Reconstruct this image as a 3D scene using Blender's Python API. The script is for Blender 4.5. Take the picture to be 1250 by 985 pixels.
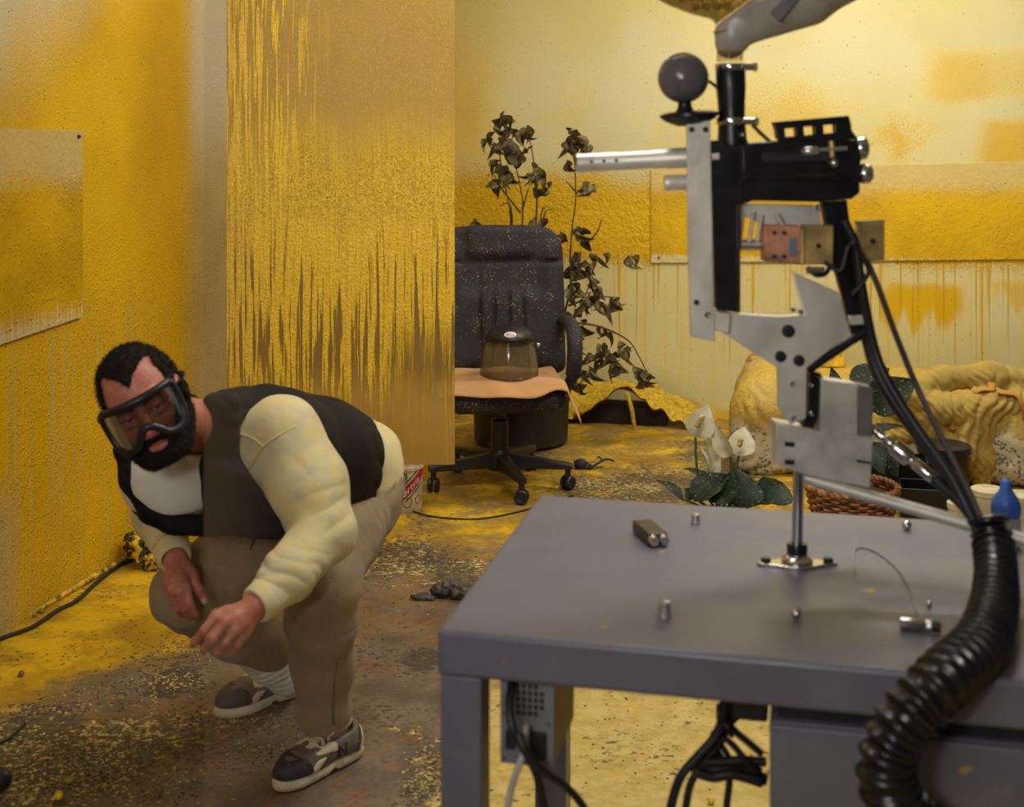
import bpy, bmesh, math, random
import numpy as np
from mathutils import Vector, Matrix

sc = bpy.context.scene
for o in list(bpy.data.objects): bpy.data.objects.remove(o)

# ------------------------------------------------------------------ camera, world, light, exposure
EYE, FPX, CX, HY = 1.55, 1600.0, 625.0, 165.0
cam_d = bpy.data.cameras.new('camera'); cam = bpy.data.objects.new('camera', cam_d)
sc.collection.objects.link(cam); sc.camera = cam
cam.location = (0, 0, EYE); cam.rotation_euler = (math.pi/2, 0, 0)
cam_d.sensor_width = 36; cam_d.lens = 36*FPX/1250
cam_d.shift_y = -(492.5-HY)/1250
cam_d.dof.use_dof = True; cam_d.dof.focus_distance = 4.4; cam_d.dof.aperture_fstop = 3.7
cam_d.clip_start = .05

w = bpy.data.worlds.new('world'); sc.world = w; w.use_nodes = True
w.node_tree.nodes['Background'].inputs[0].default_value = (1.0, .97, .95, 1)
w.node_tree.nodes['Background'].inputs[1].default_value = .09

def area(name, loc, target, sx, sy, power, col=(1, .9, .72)):
    d = bpy.data.lights.new(name, 'AREA'); d.shape = 'RECTANGLE'; d.size = sx; d.size_y = sy
    d.energy = power; d.color = col
    o = bpy.data.objects.new(name, d); sc.collection.objects.link(o); o.location = loc
    o.rotation_euler = (Vector(target)-Vector(loc)).to_track_quat('-Z', 'Y').to_euler()
    return o
area('middle_overhead_fill', (.5, 3.0, 2.95), (.2, 4.0, .6), 1.5, .4, 84, (1, .96, .88))  # unseen overhead area lamp, added to light the man and the sheet
area('back_overhead_fill', (1.55, 5.5, 2.95), (1.75, 6.3, .6), 1.5, .4, 84, (1, .97, .90))  # added overhead lamp out of view, brightens the back wall
area('left_overhead_fill', (-.55, 4.9, 2.95), (-.85, 4.7, 0), .4, 1.0, 19, (1, .96, .88))  # added overhead lamp out of view, for the left wall and floor
area('camera_side_fill', (-1.15, -.5, 2.3), (.4, 3.2, .9),   .8, .8, 20, (1, .97, .96))  # soft fill added behind the camera, no real source
area('flood_lamp_light', (-.45, -.3, 1.78), (.5, 4.5, 1.1), .22, .22, 22, (1, .97, .93))

vs = sc.view_settings
vs.view_transform = 'Standard'; vs.look = 'None'; vs.gamma = 1; vs.use_curve_mapping = False
vs.exposure = -0.5

# ------------------------------------------------------------------ helpers
random.seed(7); rng = np.random.default_rng(7)
def P(px, py, Y): return Vector(((px-CX)/FPX*Y, Y, EYE-(py-HY)/FPX*Y))
def FL(px, py, z=0.0):
    Y = FPX*(EYE-z)/(py-HY); return Vector(((px-CX)/FPX*Y, Y, z))
TA = math.radians(12.85)
DR = Vector((math.cos(TA), -math.sin(TA), 0)); DD = Vector((math.sin(TA), math.cos(TA), 0))
CORN = Vector((-.767, 7.6, 0))
def W(u, v, z): return CORN+DR*u-DD*v+Vector((0, 0, z))

class T:
    """small wrapper to write node materials"""
    def __init__(s, name):
        s.m = bpy.data.materials.new(name); s.m.use_nodes = True
        s.t = s.m.node_tree; s.t.nodes.clear()
        s.out = s.t.nodes.new('ShaderNodeOutputMaterial')
    def n(s, kind, **kw):
        x = s.t.nodes.new('ShaderNode'+kind)
        for k, v in kw.items(): setattr(x, k, v)
        return x
    def put(s, sock, v):
        if v is None: return
        if isinstance(v, bpy.types.NodeSocket): s.t.links.new(v, sock)
        else:
            if hasattr(sock.default_value, '__len__') and not hasattr(v, '__len__'): v = (v,)*len(sock.default_value)
            if hasattr(v, '__len__') and len(v) == 3 and len(sock.default_value) == 4: v = tuple(v)+(1,)
            sock.default_value = v
    def co(s): return s.n('TexCoord').outputs['Object']
    def geo(s): return s.n('NewGeometry').outputs['Position']
    def sep(s, v):
        x = s.n('SeparateXYZ'); s.put(x.inputs[0], v); return x.outputs
    def comb(s, a, b, c):
        x = s.n('CombineXYZ')
        for i, v in enumerate((a, b, c)): s.put(x.inputs[i], v)
        return x.outputs[0]
    def M(s, op, a, b=None, c=None, clamp=False):
        x = s.n('Math', operation=op, use_clamp=clamp)
        s.put(x.inputs[0], a)
        if b is not None: s.put(x.inputs[1], b)
        if c is not None: s.put(x.inputs[2], c)
        return x.outputs[0]
    def add(s, a, b): return s.M('ADD', a, b)
    def mul(s, a, b): return s.M('MULTIPLY', a, b)
    def sub(s, a, b): return s.M('SUBTRACT', a, b)
    def sm(s, x, a, b, lo=0., hi=1.):
        r = s.n('MapRange', interpolation_type='SMOOTHSTEP')
        s.put(r.inputs[0], x)
        for i, v in zip((1, 2, 3, 4), (a, b, lo, hi)): s.put(r.inputs[i], v)
        return r.outputs[0]
    def box(s, x, a, b, soft):
        return s.mul(s.sm(x, a-soft, a+soft), s.sm(x, b-soft, b+soft, 1., 0.))
    def vscale(s, v, sc_):
        x = s.n('VectorMath', operation='MULTIPLY'); s.put(x.inputs[0], v); x.inputs[1].default_value = sc_; return x.outputs[0]
    def noise(s, v, scale, detail=3., rough=.55, dist=0.):
        x = s.n('TexNoise'); s.put(x.inputs['Vector'], v)
        x.inputs['Scale'].default_value = scale; x.inputs['Detail'].default_value = detail
        x.inputs['Roughness'].default_value = rough; x.inputs['Distortion'].default_value = dist
        return x.outputs[0]
    def vor(s, v, scale, out='Distance', feature='F1', rnd=1.):
        x = s.n('TexVoronoi', feature=feature); s.put(x.inputs['Vector'], v)
        x.inputs['Scale'].default_value = scale; x.inputs['Randomness'].default_value = rnd
        return x.outputs[out]
    def mix(s, f, a, b):
        x = s.n('Mix', data_type='RGBA'); s.put(x.inputs[0], f); s.put(x.inputs[6], a); s.put(x.inputs[7], b)
        return x.outputs[2]
    def bump(s, h, strength=.3, dist=.01):
        x = s.n('Bump'); s.put(x.inputs['Height'], h); x.inputs['Strength'].default_value = strength
        x.inputs['Distance'].default_value = dist; return x.outputs[0]
    def pr(s, color, rough=.6, metal=0., normal=None, link=True, **kw):
        x = s.n('BsdfPrincipled'); s.put(x.inputs['Base Color'], color); s.put(x.inputs['Roughness'], rough)
        s.put(x.inputs['Metallic'], metal)
        if normal is not None: s.put(x.inputs['Normal'], normal)
        for k, v in kw.items(): s.put(x.inputs[k.replace('_', ' ')], v)
        if link: s.t.links.new(x.outputs[0], s.out.inputs[0])
        return x.outputs[0]
    def mixsh(s, f, a, b, link=True):
        x = s.n('MixShader'); s.put(x.inputs[0], f); s.t.links.new(a, x.inputs[1]); s.t.links.new(b, x.inputs[2])
        if link: s.t.links.new(x.outputs[0], s.out.inputs[0])
        return x.outputs[0]

def L(r, g, b):
    f = lambda c: (c/255/12.92) if c/255 <= .04045 else ((c/255+.055)/1.055)**2.4
    return (f(r), f(g), f(b), 1)
YEL, PALE, DEEP = (.76, .47, .010, 1), L(216, 203, 160), (.55, .27, .004, 1)

MATS = {}
def simple(name, col, rough=.55, metal=0., var=.12, vs_=14., bump=.0, speck=0., speckcol=None, scale=220., **kw):
    """plain coloured material with grain, light variation and optional paint specks"""
    if name in MATS: return MATS[name]
    t = T(name); c = t.co()
    n = t.noise(c, vs_, 4.)
    dark = tuple(x*(1-var*1.6) for x in col[:3])+(1,); lite = tuple(min(1, x*(1+var*1.3)) for x in col[:3])+(1,)
    colr = t.mix(t.sm(n, .3, .7), dark, lite)
    if speck:
        g = t.noise(c, scale, 2.); big = t.noise(c, scale*.07, 2.)
        k = t.sm(t.add(g, t.mul(big, .3)), .99-speck*.22, 1.02-speck*.22)
        colr = t.mix(k, colr, speckcol or (.62, .40, .03, 1))
    nm = None
    if bump: nm = t.bump(t.noise(c, vs_*9, 4.), bump, .004)
    t.pr(colr, t.sm(n, .2, .8, max(.02, rough-.08), min(1, rough+.08)), metal, nm, **kw)
    MATS[name] = t.m; return t.m

def wpos(o):
    v = Vector((0, 0, 0))
    while o is not None: v = v+o.location; o = o.parent
    return v
def link(o, parent=None):
    sc.collection.objects.link(o)
    if parent is not None: o.parent = parent
    return o
def tag(o, label=None, cat=None, group=None, kind=None):
    if label: o['label'] = label
    if cat: o['category'] = cat
    if group: o['group'] = group
    if kind: o['kind'] = kind
    return o
def thing(name, loc, label, cat, group=None):
    o = bpy.data.objects.new(name, None); o.empty_display_size = .05
    link(o); o.location = loc; return tag(o, label, cat, group)
def meshobj(name, verts, faces, mat, parent=None, smooth=40, origin=None, bevel=0., solid=0., sub=0):
    me = bpy.data.meshes.new(name)
    off = wpos(parent) if parent is not None else Vector(origin or (0, 0, 0))
    v = np.asarray(verts, dtype=np.float64)-np.array(off)
    me.from_pydata(v.tolist() if len(v) < 20000 else v.tolist(), [], faces if isinstance(faces, list) else faces.tolist())
    me.materials.append(mat)
    if smooth:
        me.polygons.foreach_set('use_smooth', [True]*len(me.polygons))
        if smooth < 180: me.set_sharp_from_angle(angle=math.radians(smooth))
    me.update()
    o = bpy.data.objects.new(name, me); link(o, parent)
    if parent is None: o.location = off
    if solid: m = o.modifiers.new('solid', 'SOLIDIFY'); m.thickness = solid; m.offset = 0
    if bevel:
        m = o.modifiers.new('bevel', 'BEVEL'); m.width = bevel; m.segments = 2; m.limit_method = 'ANGLE'; m.angle_limit = math.radians(50)
    if sub: m = o.modifiers.new('sub', 'SUBSURF'); m.levels = sub; m.render_levels = sub
    return o

class MB:
    def __init__(s): s.v = []; s.f = []
    def _add(s, vs_, fs):
        b = len(s.v); s.v += [tuple(x) for x in vs_]; s.f += [[i+b for i in f] for f in fs]; return s
    def hexa(s, c8):   # bottom 4 then top 4
        return s._add(c8, [(3, 2, 1, 0), (4, 5, 6, 7), (0, 1, 5, 4), (1, 2, 6, 5), (2, 3, 7, 6), (3, 0, 4, 7)])
    def box(s, c, size, ax=None):
        c = Vector(c); e = ax or (Vector((1, 0, 0)), Vector((0, 1, 0)), Vector((0, 0, 1)))
        h = [Vector(e[i])*size[i]/2 for i in range(3)]
        q = [c-h[0]-h[1]-h[2], c+h[0]-h[1]-h[2], c+h[0]+h[1]-h[2], c-h[0]+h[1]-h[2]]
        return s.hexa(q+[x+2*h[2] for x in q])
    def rings(s, rs, closed=True, cap=True):
        n = len(rs[0]); vs_ = [p for r in rs for p in r]; fs = []
        for i in range(len(rs)-1):
            for j in range(n if closed else n-1):
                k = (j+1) % n; fs.append((i*n+j, i*n+k, (i+1)*n+k, (i+1)*n+j))
        if cap and closed:
            fs.append(tuple(range(n-1, -1, -1))); fs.append(tuple((len(rs)-1)*n+j for j in range(n)))
        return s._add(vs_, fs)
    def tube(s, pts, r, seg=10, cap=True, flat=1.0):
        pts = [Vector(p) for p in pts]; rr = r if hasattr(r, '__len__') else [r]*len(pts)
        t0 = (pts[1]-pts[0]).normalized(); up = Vector((0, 0, 1)) if abs(t0.z) < .9 else Vector((1, 0, 0))
        a = t0.cross(up).normalized(); rs = []
        for i, p in enumerate(pts):
            t = (pts[min(i+1, len(pts)-1)]-pts[max(i-1, 0)])
            t = t.normalized() if t.length > 1e-9 else t0
            a = (a-t*a.dot(t)); a = a.normalized() if a.length > 1e-6 else t.orthogonal().normalized()
            b = t.cross(a)
            rs.append([p+(a*math.cos(q)+b*math.sin(q)*flat)*rr[i] for q in [2*math.pi*j/seg for j in range(seg)]])
        return s.rings(rs, True, cap)
    def cyl(s, a, b, r0, r1=None, seg=20): return s.tube([a, b], [r0, r0 if r1 is None else r1], seg)
    def lathe(s, base, axis, prof, seg=24, cap=True, xs=1., ax0=None):
        base = Vector(base); ax_ = Vector(axis).normalized()
        a = Vector(ax0).normalized() if ax0 else ax_.orthogonal().normalized(); b = ax_.cross(a)
        rs = [[base+ax_*z+(a*math.cos(q)*xs+b*math.sin(q))*max(r, 1e-5) for q in [2*math.pi*j/seg for j in range(seg)]] for r, z in prof]
        return s.rings(rs, True, cap)
    def ball(s, c, r, seg=18, rin=12, sc3=(1, 1, 1)):
        c = Vector(c); rs = []
        for i in range(1, rin):
            th = math.pi*i/rin
            rs.append([c+Vector((math.sin(th)*math.cos(q)*sc3[0], math.sin(th)*math.sin(q)*sc3[1], -math.cos(th)*sc3[2]))*r for q in [2*math.pi*j/seg for j in range(seg)]])
        b = len(s.v); s.rings(rs, True, False); n = seg
        s.v += [tuple(c-Vector((0, 0, r*sc3[2]))), tuple(c+Vector((0, 0, r*sc3[2])))]
        lo, hi = len(s.v)-2, len(s.v)-1; lb = b+(len(rs)-1)*n
        for j in range(n):
            k = (j+1) % n; s.f.append([lo, b+k, b+j]); s.f.append([hi, lb+j, lb+k])
        return s
    def prism(s, pts2, Y, th, fn=None):
        """outline given in picture units, standing at distance Y with real thickness th"""
        a = [P(x, y, Y) for x, y in pts2]; b = [p+Vector((0, th, 0)) for p in a]; n = len(a)
        area_ = sum(pts2[i][0]*pts2[(i+1) % n][1]-pts2[(i+1) % n][0]*pts2[i][1] for i in range(n))
        fs = [tuple(range(n)), tuple(range(2*n-1, n-1, -1))]+[(i, n+i, n+(i+1) % n, (i+1) % n) for i in range(n)]
        if area_ > 0: fs = [tuple(reversed(f)) for f in fs]
        return s._add(a+b, fs)
    def build(s, name, mat, parent=None, **kw): return meshobj(name, s.v, s.f, mat, parent, **kw)

def crom(pts, n=8):
    pts = [Vector(p) for p in pts]; q = [pts[0]*2-pts[1]]+pts+[pts[-1]*2-pts[-2]]; out = []
    for i in range(1, len(q)-2):
        p0, p1, p2, p3 = q[i-1], q[i], q[i+1], q[i+2]
        for k in range(n):
            t = k/n
            out.append(.5*((2*p1)+(p2-p0)*t+(2*p0-5*p1+4*p2-p3)*t*t+(3*p1-p0-3*p2+p3)*t**3))
    out.append(pts[-1]); return out
def textmesh(body, size, M_, mat, name, parent, depth=.0006):
    cu = bpy.data.curves.new(name, 'FONT'); cu.body = body; cu.size = size; cu.extrude = depth
    cu.align_x = 'CENTER'; cu.align_y = 'CENTER'
    o = bpy.data.objects.new(name, cu); sc.collection.objects.link(o)
    dg = bpy.context.evaluated_depsgraph_get(); me = bpy.data.meshes.new_from_object(o.evaluated_get(dg))
    bpy.data.objects.remove(o); me.transform(M_); me.transform(Matrix.Translation(-wpos(parent)))
    me.materials.clear(); me.materials.append(mat); me.name = name
    r = bpy.data.objects.new(name, me); return link(r, parent)
def dup(o, parent=None):
    c = o.copy(); link(c, parent)
    for ch in list(o.children): dup(ch, c)
    return c

# numpy noise
def vnoise(p, scale, seed=0):
    q = np.asarray(p)*scale; i = np.floor(q).astype(np.int64); f = q-i; f = f*f*(3-2*f)
    def h(a, b, c):
        x = (a*374761393+b*668265263+c*2147483647+seed*974634) & 0xffffffff
        x = ((x ^ (x >> 13))*1274126177) & 0xffffffff
        return ((x ^ (x >> 16)) & 0xffff)/65535.
    r = 0
    for dx in (0, 1):
        for dy in (0, 1):
            for dz in (0, 1):
                wgt = (f[:, 0] if dx else 1-f[:, 0])*(f[:, 1] if dy else 1-f[:, 1])*(f[:, 2] if dz else 1-f[:, 2])
                r = r+wgt*h(i[:, 0]+dx, i[:, 1]+dy, i[:, 2]+dz)
    return r*2-1

# ------------------------------------------------------------------ blended solids (smooth bodies, cloth shells)
class SDF:
    def __init__(s): s.ops = []
    def copy(s):
        c = SDF(); c.ops = list(s.ops); return c
    def rc(s, a, b, ra, rb=None, k=.02, mode='u', off=0.):
        a = np.array(a, np.float32); b = np.array(b, np.float32); rb = ra if rb is None else rb
        ra += off; rb += off; ba = b-a; L2 = max(float(ba@ba), 1e-12)
        def f(p):
            t = np.clip(((p-a)@ba)/L2, 0, 1); return np.sqrt((((p-a)-t[..., None]*ba)**2).sum(-1))-(ra+(rb-ra)*t)
        s.ops.append((f, (a+b)/2, math.sqrt(L2)/2+max(ra, rb), mode, k)); return s
    def chain(s, pts, rad, k=.02, off=0., mode='u'):
        for i in range(len(pts)-1): s.rc(pts[i], pts[i+1], rad[i], rad[i+1], k, mode, off)
        return s
    def el(s, c, r, R=None, k=.02, mode='u'):
        c = np.array(c, np.float32); r = np.array(r, np.float32); R = np.eye(3, dtype=np.float32) if R is None else np.array(R, np.float32)
        def f(p):
            q = (p-c)@R; k0 = np.sqrt(((q/r)**2).sum(-1)); k1 = np.sqrt(((q/(r*r))**2).sum(-1))+1e-9
            return k0*(k0-1)/k1
        s.ops.append((f, c, float(r.max()), mode, k)); return s
    def bx(s, c, h, rad, R=None, k=.02, mode='u'):
        c = np.array(c, np.float32); h = np.array(h, np.float32)-rad; R = np.eye(3, dtype=np.float32) if R is None else np.array(R, np.float32)
        def f(p):
            q = np.abs((p-c)@R)-h
            return np.sqrt((np.maximum(q, 0)**2).sum(-1))+np.minimum(q.max(-1), 0)-rad
        s.ops.append((f, c, float(np.linalg.norm(h+rad)), mode, k)); return s
    def clip(s, pt, nrm, k=.004):      # keep the side the normal points away from
        pt = np.array(pt, np.float32); n = np.array(nrm, np.float32); n = n/np.linalg.norm(n)
        s.ops.append((lambda p: (p-pt)@n, None, None, 'i', k)); return s
    def fn(s, f, mode='i', k=.004): s.ops.append((f, None, None, mode, k)); return s
    def ev(s, p, cen, rad):
        d = np.full(p.shape[:-1], .5, np.float32)
        for f, c, r, mode, k in s.ops:
            if c is None: idx = slice(None)
            else:
                idx = np.nonzero(((cen-c)**2).sum(-1) < (r+rad+k+.03)**2)[0]
                if len(idx) == 0: continue
            g = f(p[idx]).astype(np.float32); e = d[idx]
            if mode == 'u': h = np.clip(k-np.abs(e-g), 0, None)/k; d[idx] = np.minimum(e, g)-h*h*k*.25
            elif mode == 's': g = -g; h = np.clip(k-np.abs(e-g), 0, None)/k; d[idx] = np.maximum(e, g)+h*h*k*.25
            else: h = np.clip(k-np.abs(e-g), 0, None)/k; d[idx] = np.maximum(e, g)+h*h*k*.25
        return d
    def mesh(s, h=.004):
        lo = np.min([c-r for f, c, r, m, k in s.ops if c is not None and m == 'u'], axis=0)-3*h
        hi = np.max([c+r for f, c, r, m, k in s.ops if c is not None and m == 'u'], axis=0)+3*h
        B = 8; bs = B*h; nbk = np.ceil((hi-lo)/bs).astype(int)+1
        g = np.stack(np.meshgrid(*[np.arange(n) for n in nbk], indexing='ij'), -1).reshape(-1, 3)
        cen = (lo+(g+.5)*bs).astype(np.float32); hd = bs*.87
        d0 = s.ev(cen[:, None, :], cen, hd)[:, 0]
        g = g[np.abs(d0) < hd*1.7+.004]; cen = (lo+(g+.5)*bs).astype(np.float32)
        o = np.stack(np.meshgrid(*[np.arange(B+1)]*3, indexing='ij'), -1).reshape(-1, 3)
        D = []
        for c0 in range(0, len(g), 1500):
            gg = g[c0:c0+1500]; pts = (lo+((gg*B)[:, None, :]+o[None])*h).astype(np.float32)
            D.append(s.ev(pts, cen[c0:c0+1500], hd))
        D = np.concatenate(D).reshape(-1, B+1, B+1, B+1)
        sg = D < 0
        c8 = [(a, b, c) for a in (0, 1) for b in (0, 1) for c in (0, 1)]
        cnt = sum(sg[:, a:a+B, b:b+B, c:c+B].astype(np.int8) for a, b, c in c8)
        bi, ci, cj, ck = np.nonzero((cnt > 0) & (cnt < 8))
        val = {c: D[bi, ci+c[0], cj+c[1], ck+c[2]] for c in c8}
        acc = np.zeros((len(bi), 3)); num = np.zeros(len(bi))
        for a in c8:
            for ax in range(3):
                if a[ax]: continue
                b = list(a); b[ax] = 1; b = tuple(b); va, vb = val[a], val[b]
                m = (va < 0) != (vb < 0); t = np.where(m, va/np.where(m, va-vb, 1), 0)
                pt = np.array(a, float)[None].repeat(len(bi), 0); pt[:, ax] = t
                acc[m] += pt[m]; num[m] += 1
        cell = g[bi]*B+np.stack([ci, cj, ck], -1)
        V = lo+(cell+acc/num[:, None])*h
        S = (nbk*B+4).astype(np.int64)
        key = lambda c: (c[:, 0]*S[1]+c[:, 1])*S[2]+c[:, 2]
        kk = key(cell+1); order = np.argsort(kk); ks = kk[order]
        Fs = []
        for ax in range(3):
            a0 = sg[:, :B, :B, :B]; sl = [slice(0, B)]*3; sl[ax] = slice(1, B+1); a1 = sg[(slice(None),)+tuple(sl)]
            bb, x, y, z = np.nonzero(a0 != a1); base = g[bb]*B+np.stack([x, y, z], -1)
            u, v = [(1, 2), (2, 0), (0, 1)][ax]; q = []; ok = np.ones(len(bb), bool)
            for du, dv in ((0, 0), (-1, 0), (-1, -1), (0, -1)):
                c = base.copy(); c[:, u] += du; c[:, v] += dv; k = key(c+1)
                j = np.clip(np.searchsorted(ks, k), 0, len(ks)-1); ok &= ks[j] == k; q.append(order[j])
            q = np.stack(q, -1); flip = a0[bb, x, y, z] == False
            q[flip] = q[flip][:, ::-1]; Fs.append(q[ok])
        return V, np.concatenate(Fs)
def vnormals(V, F):
    n = np.cross(V[F[:, 2]]-V[F[:, 0]], V[F[:, 3]]-V[F[:, 1]]); N_ = np.zeros_like(V)
    for i in range(4):
        for j in range(3): N_[:, j] += np.bincount(F[:, i], n[:, j], len(V))
    return N_/(np.linalg.norm(N_, axis=1, keepdims=True)+1e-12)
def relax(V, F, it=2, a=.5):
    e = np.concatenate([F[:, [0, 1]], F[:, [1, 2]], F[:, [2, 3]], F[:, [3, 0]]]); e = np.concatenate([e, e[:, ::-1]])
    deg = np.bincount(e[:, 0], minlength=len(V))[:, None]+1e-9
    for _ in range(it):
        s_ = np.stack([np.bincount(e[:, 0], V[e[:, 1], j], len(V)) for j in range(3)], -1); V = V*(1-a)+a*s_/deg
    return V
def keep_largest(V, F):
    lab = np.arange(len(V))
    while True:
        m = lab[F].min(1); new = lab.copy()
        for i in range(4): np.minimum.at(new, F[:, i], m)
        new = new[new]
        if (new == lab).all(): break
        lab = new
    big = np.bincount(lab).argmax(); ok = lab == big; mp = np.cumsum(ok)-1
    return V[ok], mp[F[ok[F[:, 0]]]]
def sdfobj(name, S, h, mat, parent, disp=None, it=2, largest=True, **kw):
    V, F = S.mesh(h)
    if largest: V, F = keep_largest(V, F)
    V = relax(V, F, it)
    if disp is not None: V = V+vnormals(V, F)*disp(V)[:, None]
    return meshobj(name, V, F, mat, parent, smooth=180, **kw)
# ------------------------------------------------------------------ setting: floor, walls, ceiling
def mat_floor():
    t = T('painted_floor'); c = t.co(); x, y, z = t.sep(c)
    wob = t.mul(t.sub(t.noise(c, 2.2, 6., .65), .5), .9); wob2 = t.mul(t.sub(t.noise(c, 9., 8., .72), .5), .7)
    # grey brown boards with rusty scratches that run diagonally
    ca, sa = math.cos(.85), math.sin(.85)
    al = t.add(t.mul(x, ca), t.mul(y, sa)); ac = t.sub(t.mul(y, ca), t.mul(x, sa))
    st = t.noise(t.comb(t.mul(al, 6.), t.mul(ac, 60.), 0.), 1., 5., .65)
    big = t.noise(c, 1.6, 3.)
    base = t.mix(t.sm(t.noise(c, 7., 5.), .3, .7), L(92, 79, 62), L(126, 110, 88))
    rust = t.mul(t.sm(st, .52, .60), t.sm(t.add(big, t.mul(t.noise(c, 9., 3.), .5)), .70, .84))
    base = t.mix(t.mul(rust, .75), base, L(160, 88, 42))
    base = t.mix(t.mul(t.sm(t.noise(c, 70., 6., .75), .48, .66), .55), base, L(66, 54, 42))
    # yellow paint film
    edge = t.M('MINIMUM', t.add(t.mul(t.add(x, 1.375), 1.4), 3.5), 4.95)
    g = t.add(t.sub(y, edge), t.add(wob, wob2))
    far = t.sm(y, 4.4, 5.6); left = t.sm(t.sub(edge, 3.5), 1.3, .7)
    n2 = t.noise(t.vscale(c, (1.1, 1.4, 1.)), 4.5, 8., .72)
    thin = t.mul(t.sm(t.add(n2, t.mul(t.sub(t.noise(c, 38., 4., .65), .5), .35)), .42, .56), t.mul(far, .70))
    hot = t.sm(t.noise(c, 3., 8., .7), .40, .56)
    amt = t.mul(t.sm(g, -.10, .12), t.M('MAXIMUM', t.sub(1., thin), t.mul(left, .95), clamp=True))
    ycol = t.mix(hot, (.46, .25, .012, 1), YEL)
    ycol = t.mix(t.mul(t.sm(t.noise(t.vscale(c, (1, 1.8, 1)), 4.5, 7., .7), .58, .68), .55), ycol, L(196, 168, 96))
    col = t.mix(amt, base, ycol)
    # thin brown-yellow wash in front of the film
    wash = t.mul(t.sm(g, -1.2, .0), t.sm(t.noise(c, 3.3, 8., .7), .44, .56))
    col = t.mix(t.mul(wash, .5), col, (.30, .17, .012, 1))
    # cream coat under the bench
    cg = t.add(t.add(x, .16), t.add(t.mul(wob, .25), t.mul(wob2, .45)))
    cr = t.mul(t.sm(cg, -.01, .03), t.sm(t.add(y, wob2), 3.9, 3.6))
    rad = t.M('SQRT', t.add(t.M('POWER', t.sub(x, -.6), 2.), t.M('POWER', t.sub(y, 2.2), 2.)))
    sw = t.noise(t.comb(t.mul(rad, 60.), 0., 0.), 1., 3.)
    arcs = t.mul(t.sm(sw, .5, .7), t.sm(t.noise(c, 3., 2.), .48, .6))
    cc = t.mix(t.sm(t.noise(c, 16., 7., .7), .38, .62), L(184, 156, 72), L(204, 180, 104))
    cc = t.mix(t.mul(t.sm(t.noise(c, 10., 3.), .62, .72), .55), cc, L(210, 160, 40))
    cc = t.mix(t.mul(arcs, .55), cc, L(220, 202, 146))
    col = t.mix(cr, col, cc)
    # flakes of cream paint on the brown part
    bias = 0.
    for bx_, by_, br_ in [(-1.116, 3.159, 0.17), (-0.982, 3.307, 0.12), (-1.276, 3.374, 0.12), (-1.091, 3.263, 0.12), (-0.78, 3.469, 0.11), (-0.953, 3.718, 0.07), (-0.38, 4.863, 0.14), (-0.188, 4.636, 0.12), (-0.196, 3.139, 0.08), (-0.267, 3.887, 0.06), (-0.458, 4.724, 0.09), (0.656, 5.835, 0.22), (0.339, 5.701, 0.18), (0.974, 6.359, 0.2), (0.059, 6.278, 0.16), (1.003, 5.835, 0.2)]:
        dx_ = t.M('POWER', t.mul(t.sub(x, bx_), 1/br_), 2.); dy_ = t.M('POWER', t.mul(t.sub(y, by_), .55/br_), 2.)
        bias = t.add(bias, t.sm(t.add(dx_, dy_), 1.6, 0.))
    bias = t.mul(t.M('MINIMUM', bias, 1.), .20)
    fl = t.mul(t.sm(t.add(bias, t.add(t.noise(c, 11., 8., .74), t.mul(t.noise(c, 2.0, 3.), .5))), .915, .935), t.sm(y, 6.8, 6.2))
    fx = t.sub(t.noise(c, 60., 3.), .5)
    col = t.mix(t.mul(fl, t.sub(1., cr)), col, t.mix(t.sm(fx, -.05, .08), L(120, 100, 60), L(206, 184, 110)))
    # dark crumbs, stretched
    dk = t.mul(t.sm(t.add(t.noise(t.vscale(c, (1, 1.4, 1)), 34., 6., .75), t.add(t.mul(bias, .75), t.mul(t.noise(c, 3.5, 4.), .55))), .885, .915), .85)
    col = t.mix(dk, col, L(62, 54, 44))
    h = t.add(t.mul(amt, .25), t.add(t.mul(t.noise(c, 45., 4.), .5), t.add(t.mul(fl, .6), t.mul(dk, .9))))
    t.pr(col, t.sm(amt, 0., 1., .62, .42), 0., t.bump(h, .45, .012)); return t.m

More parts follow.
